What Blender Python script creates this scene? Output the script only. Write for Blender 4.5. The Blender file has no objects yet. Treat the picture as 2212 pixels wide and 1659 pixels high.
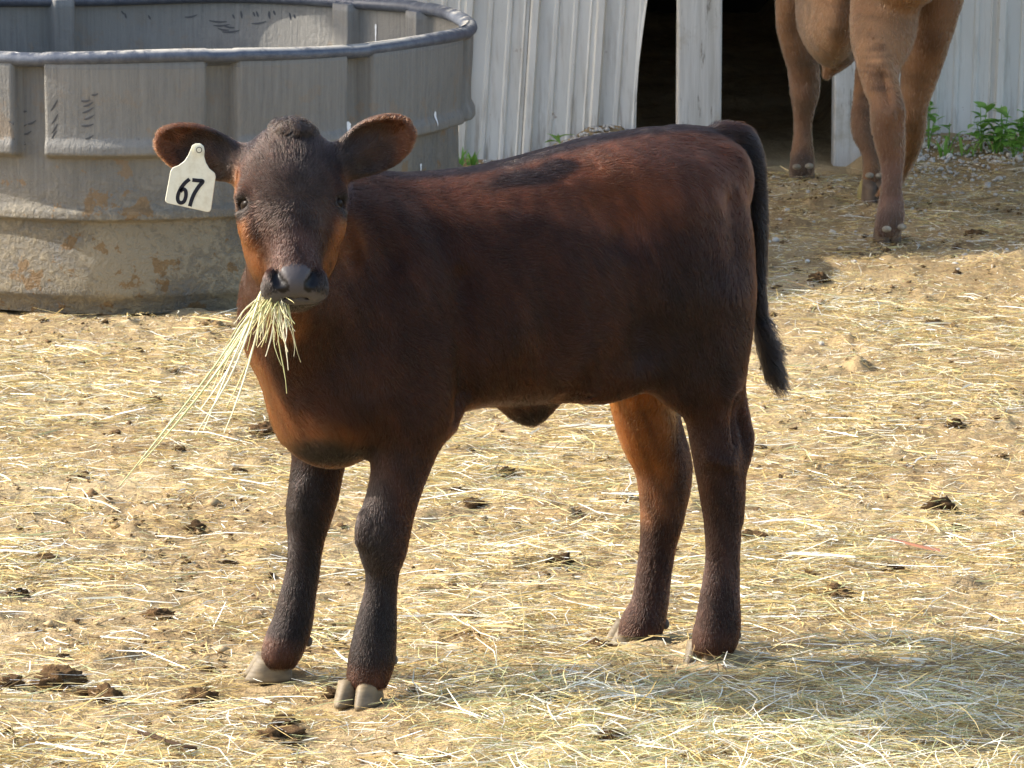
import bpy, math, random
import numpy as np
from mathutils import Vector, Matrix

# ------------------------------------------------------------------ camera, sky, sun, exposure
SC = bpy.context.scene
COL = SC.collection
F, H, CX, CY = 9900.0, 1.71, 1106.0, 829.5           # focal length in working pixels (2212 wide), eye height in m
PITCH = math.atan((CY + 896.0) / F)
cp, sp = math.cos(PITCH), math.sin(PITCH)
cd = bpy.data.cameras.new('camera')
cam = bpy.data.objects.new('camera', cd); COL.objects.link(cam)
cam.location = (0, 0, H); cam.rotation_euler = (math.pi / 2 - PITCH, 0, 0)
cd.sensor_width = 36.0; cd.lens = F / 2212.0 * 36.0
cd.clip_start = 0.1; cd.clip_end = 2000
cd.dof.use_dof = True; cd.dof.focus_distance = 7.0; cd.dof.aperture_fstop = 45
SC.camera = cam

SUN_EL, SUN_BACK = math.radians(34), math.radians(6)
to_sun = Vector((-math.cos(SUN_BACK) * math.cos(SUN_EL), math.sin(SUN_BACK) * math.cos(SUN_EL), math.sin(SUN_EL)))
w = bpy.data.worlds.new('World'); SC.world = w; w.use_nodes = True
wn = w.node_tree.nodes; wl = w.node_tree.links
bg = wn['Background']; sky = wn.new('ShaderNodeTexSky'); sky.sky_type = 'NISHITA'; sky.sun_disc = False
sky.sun_elevation = SUN_EL; sky.sun_rotation = math.atan2(to_sun.x, to_sun.y)
sky.air_density = 1.0; sky.dust_density = 2.5; sky.ozone_density = 1.0
wl.new(sky.outputs[0], bg.inputs[0]); bg.inputs[1].default_value = 0.15
sd = bpy.data.lights.new('sun', 'SUN'); sd.energy = 3.3; sd.angle = math.radians(0.55); sd.color = (1.0, 0.93, 0.82)
sun = bpy.data.objects.new('sun', sd); COL.objects.link(sun); sun.location = to_sun * 30
sun.rotation_euler = to_sun.to_track_quat('Z', 'Y').to_euler()
SC.view_settings.view_transform = 'Standard'; SC.view_settings.look = 'None'
SC.view_settings.exposure = 1.38; SC.view_settings.gamma = 1.0
SC.render.engine = 'CYCLES'
SC.cycles.use_denoising = True; SC.cycles.max_bounces = 8; SC.cycles.transparent_max_bounces = 8
SC.cycles.sample_clamp_indirect = 6.0
SC.cycles_curves.shape = 'RIBBONS'

# ------------------------------------------------------------------ helpers
rng = np.random.default_rng(11); random.seed(5)
CAM = np.array([0, 0, H])
def ray(x, y):
    a = (x - CX) / F; b = -(y - CY) / F
    return np.array([a, cp + b * sp, -sp + b * cp])
def G(x, y, z=0.0):                       # pixel -> point on the ground
    d = ray(x, y); return CAM + d * ((z - H) / d[2])
def AT(x, y, Y):                          # pixel -> point at depth Y
    d = ray(x, y); return CAM + d * (Y / d[1])
def pxm(p):                               # pixels per metre at a point
    q = np.asarray(p, float) - CAM; return F / (q[1] * cp - q[2] * sp)

def hash3(i, j, k, s):
    n = (i * 374761393 + j * 668265263 + k * 2147483647 + s * 1274126177) & 0xffffffff
    n = ((n ^ (n >> 13)) * 1274126177) & 0xffffffff
    n = n ^ (n >> 16)
    return (n & 0xffff) / 65535.0
def vnoise(P, sc=1.0, seed=0):            # value noise in 0..1
    P = np.asarray(P, float) * sc + 1000.0
    I = np.floor(P).astype(np.int64); f = P - I; f = f * f * (3 - 2 * f)
    o = 0
    for dx in (0, 1):
        for dy in (0, 1):
            for dz in (0, 1):
                wt = (f[..., 0] if dx else 1 - f[..., 0]) * (f[..., 1] if dy else 1 - f[..., 1]) * (f[..., 2] if dz else 1 - f[..., 2])
                o = o + wt * hash3(I[..., 0] + dx, I[..., 1] + dy, I[..., 2] + dz, seed)
    return o
def fbm(P, sc, seed=0, n=3):
    o = 0; a = 1; t = 0
    for i in range(n):
        o = o + a * vnoise(P, sc * 2 ** i, seed + i * 17); t += a; a *= .5
    return o / t

def link(o, parent=None):
    COL.objects.link(o)
    if parent is not None: o.parent = parent
    return o
def mesh_obj(name, V, Fc, mat, parent=None, smooth=False, col=None):
    me = bpy.data.meshes.new(name)
    V = np.asarray(V, np.float32)
    if isinstance(Fc, np.ndarray):
        n, k = Fc.shape
        me.vertices.add(len(V)); me.vertices.foreach_set('co', V.ravel())
        me.loops.add(n * k); me.loops.foreach_set('vertex_index', Fc.astype(np.int32).ravel())
        me.polygons.add(n); me.polygons.foreach_set('loop_start', np.arange(0, n * k, k, dtype=np.int32))
        me.update(calc_edges=True); me.validate()
    else:
        me.from_pydata([tuple(map(float, v)) for v in V], [], Fc); me.update()
    if smooth: me.polygons.foreach_set('use_smooth', [True] * len(me.polygons))
    if col is not None:
        a = me.attributes.new('col', 'FLOAT_COLOR', 'POINT')
        c = np.ones((len(V), 4), np.float32); c[:, :3] = col
        a.data.foreach_set('color', c.ravel())
    if mat: me.materials.append(mat)
    o = bpy.data.objects.new(name, me)
    return link(o, parent)
def tag(o, label=None, cat=None, group=None, kind=None):
    if label: o['label'] = label
    if cat: o['category'] = cat
    if group: o['group'] = group
    if kind: o['kind'] = kind
    return o
def empty(name, loc=(0, 0, 0)):
    o = bpy.data.objects.new(name, None); o.empty_display_size = .1
    o.location = loc; return link(o)
def box(x0, x1, y0, y1, z0, z1):
    V = [(x, y, z) for x in (x0, x1) for y in (y0, y1) for z in (z0, z1)]
    return V, [(0, 1, 3, 2), (4, 6, 7, 5), (0, 4, 5, 1), (2, 3, 7, 6), (0, 2, 6, 4), (1, 5, 7, 3)]

# ---- materials
def mat(name, rough=.8, spec=.3):
    m = bpy.data.materials.new(name); m.use_nodes = True
    b = m.node_tree.nodes['Principled BSDF']
    b.inputs['Roughness'].default_value = rough; b.inputs['Specular IOR Level'].default_value = spec
    return m, m.node_tree.nodes, m.node_tree.links, b
def ramp(n, l, src, stops):
    r = n.new('ShaderNodeValToRGB'); e = r.color_ramp.elements
    while len(e) < len(stops): e.new(.5)
    for x, (p, c) in zip(e, stops):
        x.position = p; x.color = (*c, 1) if len(c) == 3 else c
    l.new(src, r.inputs[0]); return r.outputs[0]
def g3(v): return (v, v, v)
def noise(n, l, scale, detail=4, rough=.6, vec=None, coord='Object', stretch=None):
    if vec is None:
        tc = n.new('ShaderNodeTexCoord'); vec = tc.outputs[coord]
    if stretch:
        mp = n.new('ShaderNodeMapping'); mp.inputs['Scale'].default_value = stretch; l.new(vec, mp.inputs[0]); vec = mp.outputs[0]
    t = n.new('ShaderNodeTexNoise'); t.inputs['Scale'].default_value = scale
    t.inputs['Detail'].default_value = detail; t.inputs['Roughness'].default_value = rough
    l.new(vec, t.inputs['Vector']); return t.outputs[0]
def mix(n, l, fac, a, b, mode='MIX'):
    m = n.new('ShaderNodeMix'); m.data_type = 'RGBA'; m.blend_type = mode
    for s, v in ((m.inputs[0], fac), (m.inputs[6], a), (m.inputs[7], b)):
        if hasattr(v, 'links') or isinstance(v, bpy.types.NodeSocket): l.new(v, s)
        else: s.default_value = v if isinstance(v, (int, float)) else (*v, 1)
    return m.outputs[2]
def math_(n, l, op, a, b=None):
    m = n.new('ShaderNodeMath'); m.operation = op
    for s, v in ((m.inputs[0], a), (m.inputs[1], b)):
        if v is None: continue
        if isinstance(v, bpy.types.NodeSocket): l.new(v, s)
        else: s.default_value = v
    return m.outputs[0]
def bump(n, l, b, h, strength=.4, dist=.01):
    x = n.new('ShaderNodeBump'); x.inputs['Strength'].default_value = strength; x.inputs['Distance'].default_value = dist
    l.new(h, x.inputs['Height']); l.new(x.outputs[0], b.inputs['Normal'])
def attr(n, name='col'):
    a = n.new('ShaderNodeAttribute'); a.attribute_name = name; return a.outputs['Color']

# ------------------------------------------------------------------ implicit body builder
class Vol:
    def __init__(s, lo, hi, h):
        s.h = h; s.o = np.array(lo, float); s.n = np.ceil((np.array(hi) - s.o) / h).astype(int) + 1
        s.D = np.full(s.n, 9.0, np.float32)
        s.ax = [s.o[i] + h * np.arange(s.n[i]) for i in range(3)]
    def sl(s, lo, hi):
        a = np.clip(np.floor((np.array(lo) - s.o) / s.h).astype(int), 0, s.n)
        b = np.clip(np.ceil((np.array(hi) - s.o) / s.h).astype(int) + 1, 0, s.n)
        S = tuple(slice(a[i], b[i]) for i in range(3))
        X = s.ax[0][S[0]][:, None, None].astype(np.float32); Y = s.ax[1][S[1]][None, :, None].astype(np.float32); Z = s.ax[2][S[2]][None, None, :].astype(np.float32)
        return S, X, Y, Z
    def blend(s, S, d, k, op):
        A = s.D[S]
        if op > 0:
            hh = np.maximum(k - np.abs(A - d), 0) / k
            s.D[S] = np.minimum(A, d) - hh * hh * k * .25
        else:
            d = -d; hh = np.maximum(k - np.abs(A - d), 0) / k
            s.D[S] = np.maximum(A, d) + hh * hh * k * .25
    def ell(s, c, r, R=None, k=.02, op=1):
        c = np.asarray(c, float); m = max(r) + k + .015
        S, X, Y, Z = s.sl(c - m, c + m)
        s.blend(S, ell_d(X, Y, Z, c, r, R), k, op)
    def shell(s, c, r, R, c2, r2, k=.012):
        c = np.asarray(c, float); m = max(r) + k + .015
        S, X, Y, Z = s.sl(c - m, c + m)
        d = ell_d(X, Y, Z, c, r, R); e = -ell_d(X, Y, Z, c2, r2, R)
        kk = .005; hh = np.maximum(kk - np.abs(d - e), 0) / kk
        s.blend(S, np.maximum(d, e) + hh * hh * kk * .25, k, 1)
    def chain(s, P, R, k=.03, sub=3, op=1):
        P = np.asarray(P, float); R = np.asarray(R, float)
        if sub > 1 and len(P) > 2:
            Q = []; RR = []
            for i in range(len(P) - 1):
                p0, p1, p2, p3 = P[max(i - 1, 0)], P[i], P[i + 1], P[min(i + 2, len(P) - 1)]
                q0, q1, q2, q3 = R[max(i - 1, 0)], R[i], R[i + 1], R[min(i + 2, len(P) - 1)]
                for j in range(sub):
                    t = j / sub
                    f = lambda a, b, c_, e: .5 * (2 * b + (c_ - a) * t + (2 * a - 5 * b + 4 * c_ - e) * t * t + (3 * b - a - 3 * c_ + e) * t ** 3)
                    Q.append(f(p0, p1, p2, p3)); RR.append(f(q0, q1, q2, q3))
            Q.append(P[-1]); RR.append(R[-1]); P = np.array(Q); R = np.array(RR)
        m = R.max() + k + .012
        S, X, Y, Z = s.sl(P.min(0) - m, P.max(0) + m)
        d = None
        for i in range(len(P) - 1):
            a, b = P[i], P[i + 1]; ab = b - a; L = max(ab @ ab, 1e-9)
            px, py, pz = X - a[0], Y - a[1], Z - a[2]
            t = np.clip((px * ab[0] + py * ab[1] + pz * ab[2]) / L, 0, 1)
            e = np.sqrt((px - t * ab[0]) ** 2 + (py - t * ab[1]) ** 2 + (pz - t * ab[2]) ** 2) - (R[i] + t * (R[i + 1] - R[i]))
            d = e if d is None else np.minimum(d, e)
        s.blend(S, d.astype(np.float32), k, op)
    def mesh(s, smooth=2):
        D = s.D; neg = D < 0
        nx, ny, nz = D.shape
        cnt = np.zeros((nx - 1, ny - 1, nz - 1), np.int8)
        for a in (0, 1):
            for b in (0, 1):
                for c in (0, 1):
                    cnt += neg[a:nx - 1 + a, b:ny - 1 + b, c:nz - 1 + c]
        I = np.argwhere((cnt > 0) & (cnt < 8))
        idx = np.full(cnt.shape, -1, np.int32); idx[I[:, 0], I[:, 1], I[:, 2]] = np.arange(len(I))
        acc = np.zeros((len(I), 3)); num = np.zeros(len(I))
        cor = [(a, b, c) for a in (0, 1) for b in (0, 1) for c in (0, 1)]
        val = {c: D[I[:, 0] + c[0], I[:, 1] + c[1], I[:, 2] + c[2]] for c in cor}
        for c in cor:
            for axn in range(3):
                if c[axn]: continue
                e = list(c); e[axn] = 1; e = tuple(e)
                v0, v1 = val[c], val[e]; m = (v0 < 0) != (v1 < 0)
                t = np.where(m, v0 / np.where(m, v0 - v1, 1), 0)
                p = np.array(c, float)[None, :].repeat(len(I), 0); p[:, axn] += t
                acc[m] += p[m]; num[m] += 1
        V = s.o + (I + acc / num[:, None]) * s.h
        Q = []
        for axn in range(3):
            sh0 = [slice(1, -1)] * 3; sh0[axn] = slice(0, -1); sh1 = [slice(1, -1)] * 3; sh1[axn] = slice(1, None)
            n0, n1 = neg[tuple(sh0)], neg[tuple(sh1)]
            E = np.argwhere(n0 != n1); off = np.array([1, 1, 1]); off[axn] = 0; E2 = E + off
            fl = n0[E[:, 0], E[:, 1], E[:, 2]]
            u, v = [(1, 2), (2, 0), (0, 1)][axn]
            def at(du, dv):
                g = E2.copy(); g[:, u] -= du; g[:, v] -= dv; return idx[g[:, 0], g[:, 1], g[:, 2]]
            q = np.stack([at(1, 1), at(0, 1), at(0, 0), at(1, 0)], 1)
            q[~fl] = q[~fl][:, ::-1]; Q.append(q)
        Q = np.concatenate(Q); Q = Q[(Q >= 0).all(1)]
        for _ in range(smooth):
            A = np.zeros_like(V); N = np.zeros(len(V))
            for i in range(4):
                j = (i + 1) % 4
                np.add.at(A, Q[:, i], V[Q[:, j]]); np.add.at(N, Q[:, i], 1)
                np.add.at(A, Q[:, j], V[Q[:, i]]); np.add.at(N, Q[:, j], 1)
            V = .5 * V + .5 * A / np.maximum(N, 1)[:, None]
        return V, Q
def ell_d(X, Y, Z, c, r, R=None):
    px, py, pz = X - c[0], Y - c[1], Z - c[2]
    if R is not None:
        px, py, pz = [R[i][0] * px + R[i][1] * py + R[i][2] * pz for i in range(3)]
    a = np.sqrt((px / r[0]) ** 2 + (py / r[1]) ** 2 + (pz / r[2]) ** 2)
    b = np.sqrt((px / r[0] ** 2) ** 2 + (py / r[1] ** 2) ** 2 + (pz / r[2] ** 2) ** 2)
    return (a * (a - 1) / np.maximum(b, 1e-6)).astype(np.float32)
def unit(v):
    v = np.asarray(v, float); return v / np.maximum(np.linalg.norm(v, axis=-1, keepdims=True), 1e-9)
def lerp_blobs(P, base, blobs):           # coat colour: soft patches over a base coat
    C = np.tile(np.array(base, float), (len(P), 1))
    for c, r, colr, amt in blobs:
        r = np.array(r, float) if np.ndim(r) else np.array([r, r, r], float)
        q = (((P - np.asarray(c)) / r) ** 2).sum(1)
        wgt = (amt * np.clip(1.35 - q * .9, 0, 1))[:, None]
        wgt = wgt * wgt * (3 - 2 * wgt)
        C = C * (1 - wgt) + np.array(colr) * wgt
    return C

def hair_material(name, rough=.29):
    m = bpy.data.materials.new(name); m.use_nodes = True; n, l = m.node_tree.nodes, m.node_tree.links
    n.remove(n['Principled BSDF']); h = n.new('ShaderNodeBsdfHairPrincipled')
    h.model = 'CHIANG'; h.parametrization = 'COLOR'
    h.inputs['Roughness'].default_value = rough; h.inputs['Radial Roughness'].default_value = .45
    h.inputs['IOR'].default_value = 1.34; h.inputs['Coat'].default_value = 0.0; h.inputs['Random Roughness'].default_value = .3
    l.new(attr(n), h.inputs['Color']); l.new(h.outputs[0], n['Material Output'].inputs['Surface'])
    return m
def fur(name, V, Q, count, dirf, lenf, colf, m, parent, radius=.0004, lift=.35, npt=5, curl=.0, seed=1, keep=None):
    r = np.random.default_rng(seed)
    T = np.concatenate([Q[:, [0, 1, 2]], Q[:, [0, 2, 3]]])
    A, B, C = V[T[:, 0]], V[T[:, 1]], V[T[:, 2]]
    nn = np.cross(B - A, C - A); ar = np.linalg.norm(nn, axis=1)
    cen = (A + B + C) / 3
    wt = ar * (keep(cen) if keep is not None else 1)
    ti = r.choice(len(T), count, p=wt / wt.sum())
    u, v = r.random(count), r.random(count); s = np.sqrt(u)
    P = A[ti] * (1 - s)[:, None] + B[ti] * (s * (1 - v))[:, None] + C[ti] * (s * v)[:, None]
    # smooth normals
    VN = np.zeros_like(V)
    for i in range(3): np.add.at(VN, T[:, i], nn)
    VN = unit(VN)
    N = unit(VN[T[ti, 0]] * (1 - s)[:, None] + VN[T[ti, 1]] * (s * (1 - v))[:, None] + VN[T[ti, 2]] * (s * v)[:, None])
    Dr = dirf(P, N); Dr = unit(Dr - N * (Dr * N).sum(1, keepdims=True))
    ctr = np.stack([vnoise(P, 70, 31), vnoise(P, 70, 32), vnoise(P, 70, 33)], 1) - .5
    fine = r.normal(0, .10, (count, 3))
    Dr = unit(Dr + np.where(P[:, 2:3] < .4, .25, .5) * ctr + fine); Dr = unit(Dr - N * (Dr * N).sum(1, keepdims=True))
    Ls = lenf(P) * r.uniform(.6, 1.15, count)
    C_ = colf(P); C_ = C_ * r.uniform(.72, 1.3, (count, 1)) * (1 + r.normal(0, .05, (count, 3))); C_ = np.clip(C_, .001, 1)
    pts = np.zeros((count, npt, 3), np.float32)
    lf = lift * r.uniform(.6, 1.5, count)[:, None] * np.where(P[:, 2:3] < .4, 1.1, 1)
    side = np.cross(N, Dr); ph = (vnoise(P, 45, 8) * 20)[:, None]
    for i in range(npt):
        t = i / (npt - 1)
        h = lf * (t - .62 * t * t)
        q = P + Ls[:, None] * (Dr * t * (1 - .1 * t) + N * h)
        if curl: q = q + Ls[:, None] * curl * t * (side * np.sin(ph + 3.2 * t) + N * .4 * np.cos(ph + 3 * t))
        pts[:, i] = q
    cu = bpy.data.hair_curves.new(name); cu.add_curves([npt] * count)
    cu.position_data.foreach_set('vector', pts.ravel())
    rad = np.tile(np.linspace(1, .25, npt) * radius, count).astype(np.float32)
    a = cu.attributes.get('radius') or cu.attributes.new('radius', 'FLOAT', 'POINT'); a.data.foreach_set('value', rad)
    a = cu.attributes.new('col', 'FLOAT_COLOR', 'CURVE')
    c4 = np.ones((count, 4), np.float32); c4[:, :3] = C_; a.data.foreach_set('color', c4.ravel())
    cu.materials.append(m)
    return tag(link(bpy.data.objects.new(name, cu), parent), kind='stuff')

# ================================================================== GROUND
WALL_Y = 13.72
def ground_h(x, y):
    P = np.stack([x, y, np.zeros_like(x)], -1)
    z = (fbm(P, 2.3, 3, 3) - .5) * .03 + (vnoise(P, 16, 9) - .5) * .012 + (vnoise(P, 46, 4) - .5) * .007
    cl = np.clip(vnoise(P, 9, 21) - .66, 0, 1) * .07 * np.clip((vnoise(P, 30, 5) - .2) * 1.6, 0, 1)
    z = z + cl
    # low bank of gravel and dirt against the barn wall, trampled flat in the doorway
    door = np.clip((x - .33) / .1, 0, 1) * np.clip((1.08 - x) / .08, 0, 1)
    bank = np.clip((y - 12.95) / .75, 0, 1) ** 1.5 * (.055 + .05 * vnoise(P, 4, 6)) * (1 - door) * np.clip((x + .02) / .25, 0, 1)
    z = z + bank
    # scraped ridge of dirt at the foot of the tank
    rt = np.hypot(x + .945, y - 11.56); z = z + np.where(x > -.75, .04, .010) * np.exp(-((rt - .95) / .09) ** 2) * (.2 + vnoise(P, 7, 12))
    return np.maximum(z, -.024)
NA, NY = 440, 640
ys = 5.2 * (19.5 / 5.2) ** (np.arange(NY) / (NY - 1))
aa = np.linspace(-1, 1, NA)
AA, YY = np.meshgrid(aa, ys, indexing='xy')
XX = AA * (.122 * YY + .25)
ZZ = ground_h(XX, YY)
V = np.stack([XX, YY, ZZ], -1).reshape(-1, 3)
i, j = np.meshgrid(np.arange(NA - 1), np.arange(NY - 1)); k = (j * NA + i).ravel()
Q = np.stack([k, k + 1, k + NA + 1, k + NA], 1)
m, n, l, b = mat('trodden_dirt', .95, .15)
nz = noise(n, l, 1.4, 6); n2 = noise(n, l, 22, 6, .7); n3 = noise(n, l, 130, 3, .7); nd = noise(n, l, 5.5, 7, .7)
c = ramp(n, l, n2, [(.28, (.16, .105, .05)), (.5, (.31, .222, .112)), (.72, (.43, .325, .175))])
c = mix(n, l, ramp(n, l, nz, [(.40, g3(0)), (.62, g3(.7))]), c, (.49, .385, .225))
c = mix(n, l, ramp(n, l, nd, [(.56, g3(0)), (.70, g3(.75))]), c, (.11, .066, .034))
c = mix(n, l, ramp(n, l, n3, [(.3, g3(.4)), (.55, g3(0))]), c, (.13, .08, .04))
l.new(c, b.inputs['Base Color'])
bump(n, l, b, math_(n, l, 'ADD', n2, math_(n, l, 'MULTIPLY', n3, .5)), .8, .012)
DIRT = m
tag(mesh_obj('yard_ground', V, Q, DIRT, smooth=True), 'trodden tan dirt of the yard strewn with straw', kind='structure')
S = 400
tag(mesh_obj('ground', [(-S, -S, -.03), (S, -S, -.03), (S, S, -.03), (-S, S, -.03)], [(0, 1, 2, 3)], DIRT), 'flat bare earth around the yard', kind='structure')
def gz(x, y): return float(ground_h(np.array([float(x)]), np.array([float(y)]))[0])

# ------------------------------------------------------------------ straw, chaff, hay (uncountable litter)
HOOVES = [(783, 1512), (596, 1462), (1535, 1425), (1374, 1388)]
def scatter(n, y0, y1, dens, r):
    P = np.zeros((0, 2))
    while len(P) < n:
        y = np.sqrt(r.uniform(y0 * y0, y1 * y1, n * 2)); x = r.uniform(-1, 1, n * 2) * (.118 * y + .12)
        d = dens(x, y); ok = r.random(len(x)) < d
        P = np.concatenate([P, np.stack([x, y], 1)[ok]])
    P = P[:n]
    for hx, hy in HOOVES:
        g = G(hx, hy); P = P[(np.hypot(P[:, 0] - g[0] + .008, (P[:, 1] - g[1] + .035) * .8) > .062) | (r.random(len(P)) < .06)]
    P = P[(np.abs(P[:, 0] + .945) > .86) | (np.abs(P[:, 1] - 11.56) > .86) | (np.hypot(P[:, 0] + .945, P[:, 1] - 11.56) > .86)]
    return P
def blades(name, P, L, W, z0, lift, bend, cols, m, r, bias=.5, rad=2):
    n = len(P)
    th = r.uniform(0, 2 * np.pi, n); sel = r.random(n) < bias
    th = np.where(sel, r.normal(.0, .55, n) + np.pi * (r.random(n) < .5), th)
    d = np.stack([np.cos(th), np.sin(th), np.zeros(n)], 1)
    ti = r.normal(0, lift, n); d[:, 2] = np.sin(ti); d = unit(d)
    sd_ = unit(np.cross(d, [0, 0, 1.0])); roll = r.normal(0, .55, n)
    up = np.cross(sd_, d); wv = sd_ * np.cos(roll)[:, None] + up * np.sin(roll)[:, None]
    c = np.zeros((n, 3)); c[:, :2] = P; c[:, 2] = ground_h(P[:, 0], P[:, 1]) + z0 + np.abs(np.sin(ti)) * L * .42
    bv = sd_ * r.normal(0, bend, n)[:, None] + up * r.normal(0, bend * .5, n)[:, None]
    T = np.linspace(-.5, .5, rad + 1); V = []
    for t in T:
        q = c + d * (L * t)[:, None] + bv * (L * (.25 - t * t))[:, None]
        e = wv * (W * (1 - .5 * (2 * t) ** 4) * .5)[:, None]
        V += [q - e, q + e]
    V = np.stack(V, 1); k = 2 * (rad + 1)
    base = (np.arange(n) * k)[:, None]
    Fq = np.concatenate([base + np.array([[2 * a, 2 * a + 1, 2 * a + 3, 2 * a + 2]]) for a in range(rad)])
    return tag(mesh_obj(name, V.reshape(-1, 3), Fq, m, col=np.repeat(cols, k, 0)), kind='stuff')
def straw_cols(n, r, green=.13, white=.22, brown=.16):
    t = r.random(n)[:, None]
    pal = np.array([(.70, .55, .24), (.60, .43, .16), (.90, .86, .70), (.44, .45, .22), (.27, .18, .09)])
    k = np.where(t[:, 0] < green, 3, np.where(t[:, 0] < green + white, 2, np.where(t[:, 0] < green + white + brown, 4, np.where(r.random(n) < .6, 0, 1))))
    return np.clip(pal[k] * r.uniform(.75, 1.25, (n, 1)), 0, .92)
m, n, l, b = mat('straw', .42, .5)
l.new(attr(n), b.inputs['Base Color'])
tr = n.new('ShaderNodeBsdfTranslucent'); l.new(attr(n), tr.inputs[0]); ms = n.new('ShaderNodeMixShader'); ms.inputs[0].default_value = .22
l.new(b.outputs[0], ms.inputs[1]); l.new(tr.outputs[0], ms.inputs[2]); l.new(ms.outputs[0], n['Material Output'].inputs[0])
STRAW = m
def density(x, y):
    P = np.stack([x, y, 0 * x], -1)
    d = np.clip((fbm(P, 1.9, 40, 3) - .31) * 2.8, .10, 1) * np.clip((vnoise(P, 7, 44) - .1) * 1.8, .35, 1)
    d = d * np.clip(1.12 - .62 * np.clip((y - 8.2) / 2.2, 0, 1), .1, 1)            # thins towards the barn
    d = d * (1 - .55 * np.clip(1 - np.hypot((x + .55) / .5, (y - 8.9) / .5), 0, 1))
    return np.where(y > 11.0, d * .35, d)
N1 = 94000
P = scatter(N1, 5.9, 13.4, density, rng); n_ = len(P)
L = np.exp(rng.normal(math.log(.034), .62, n_)).clip(.012, .26); Wd = rng.uniform(.0007, .0025, n_)
lay = rng.random(n_) ** 2 * .012 + .003
tag(blades('straw_litter', P, L, Wd, lay, .10, .25, straw_cols(n_, rng), STRAW, rng), 'pale straw strewn over the dirt of the yard', kind='stuff')
P = scatter(190000, 5.9, 13.4, lambda x, y: .35 + .65 * density(x, y), rng); n_ = len(P)
tag(blades('chaff', P, rng.uniform(.006, .022, n_), rng.uniform(.001, .0032, n_), .003 + rng.random(n_) * .004, .22, .3,
           straw_cols(n_, rng, .06, .16, .36), STRAW, rng, .3, 1), 'crumbs of chaff trodden into the dirt', kind='stuff')
# a few broad flattened stems that catch the light
P = scatter(1000, 5.9, 12.0, density, rng); n_ = len(P)
tag(blades('straw_stems', P, rng.uniform(.04, .14, n_), rng.uniform(.0026, .0046, n_), .010 + rng.random(n_) * .006, .05, .12,
           straw_cols(n_, rng, .05, .45, .02), STRAW, rng, .7, 3), 'broad bleached straw stems lying on the litter', kind='stuff')
# greener, springier hay in front of the calf's feet
def hay_d(x, y):
    P = np.stack([x, y, 0 * x], -1)
    g = np.clip((7.35 - y) / .35, 0, 1) * np.clip((x + .35) / .4, .12, 1)
    g = np.maximum(g, np.clip(1 - np.hypot((x - .62) / .5, (y - 7.05) / .3), 0, 1))
    return g * np.clip((fbm(P, 3.1, 77, 2) - .25) * 2.2, .05, 1)
P = scatter(9000, 5.9, 7.6, hay_d, rng); n_ = len(P)
tag(blades('loose_hay', P, rng.uniform(.03, .12, n_), rng.uniform(.0009, .0021, n_), .005 + rng.random(n_) ** 1.5 * .018, .17, .35,
           straw_cols(n_, rng, .34, .30, .05) , STRAW, rng, .25, 3), 'loose greenish hay lying at the front of the yard', kind='stuff')

# ================================================================== BARN
m, n, l, b = mat('weathered_white_metal', .55, .4)
ns = noise(n, l, 3.2, 6, .65, stretch=(1, 1, .35)); nr = noise(n, l, 26, 5, .7); ng = noise(n, l, 9, 5, .7, stretch=(6, 6, .5))
sx = n.new('ShaderNodeSeparateXYZ'); tc = n.new('ShaderNodeTexCoord'); l.new(tc.outputs['Object'], sx.inputs[0])
low = ramp(n, l, math_(n, l, 'DIVIDE', sx.outputs[2], .7), [(.0, g3(1)), (.35, g3(.45)), (1, g3(.22))])
c = mix(n, l, ramp(n, l, ns, [(.35, g3(0)), (.7, g3(1))]), (.70, .685, .63), (.56, .54, .48))
c = mix(n, l, math_(n, l, 'MULTIPLY', ramp(n, l, ng, [(.50, g3(0)), (.68, g3(.8))]), low), c, (.26, .20, .13))
c = mix(n, l, math_(n, l, 'MULTIPLY', ramp(n, l, nr, [(.66, g3(0)), (.71, g3(1))]), low), c, (.20, .11, .05))
l.new(c, b.inputs['Base Color']); bump(n, l, b, noise(n, l, 4, 3), .25, .02)
METAL = m
m, n, l, b = mat('weathered_timber', .85, .2)
gr = noise(n, l, 34, 5, .7, stretch=(1, 1, .05)); gn = noise(n, l, 5, 5, .7); gg = noise(n, l, 60, 4, .7, stretch=(1, 1, .12))
c = mix(n, l, ramp(n, l, gr, [(.35, g3(0)), (.65, g3(1))]), (.42, .40, .35), (.62, .605, .56))
c = mix(n, l, ramp(n, l, gn, [(.52, g3(0)), (.7, g3(.7))]), c, (.30, .24, .15))
c = mix(n, l, ramp(n, l, gg, [(.60, g3(0)), (.68, g3(.7))]), c, (.14, .12, .09))
l.new(c, b.inputs['Base Color']); bump(n, l, b, gr, .5, .006)
TIMBER = m
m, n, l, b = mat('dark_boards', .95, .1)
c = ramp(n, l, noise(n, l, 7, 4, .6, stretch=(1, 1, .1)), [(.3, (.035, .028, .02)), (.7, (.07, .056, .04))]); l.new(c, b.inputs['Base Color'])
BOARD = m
barn = empty('barn', (0.6, WALL_Y, 0))
tag(barn, 'pale ribbed metal barn wall with an open dark doorway', 'barn')
def bm_(name, V, Fc, mt, smooth=False):
    V = np.asarray(V, float) - np.array(barn.location); return mesh_obj(name, V, Fc, mt, barn, smooth)
EAVE = 3.7
RIB = .1975
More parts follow.
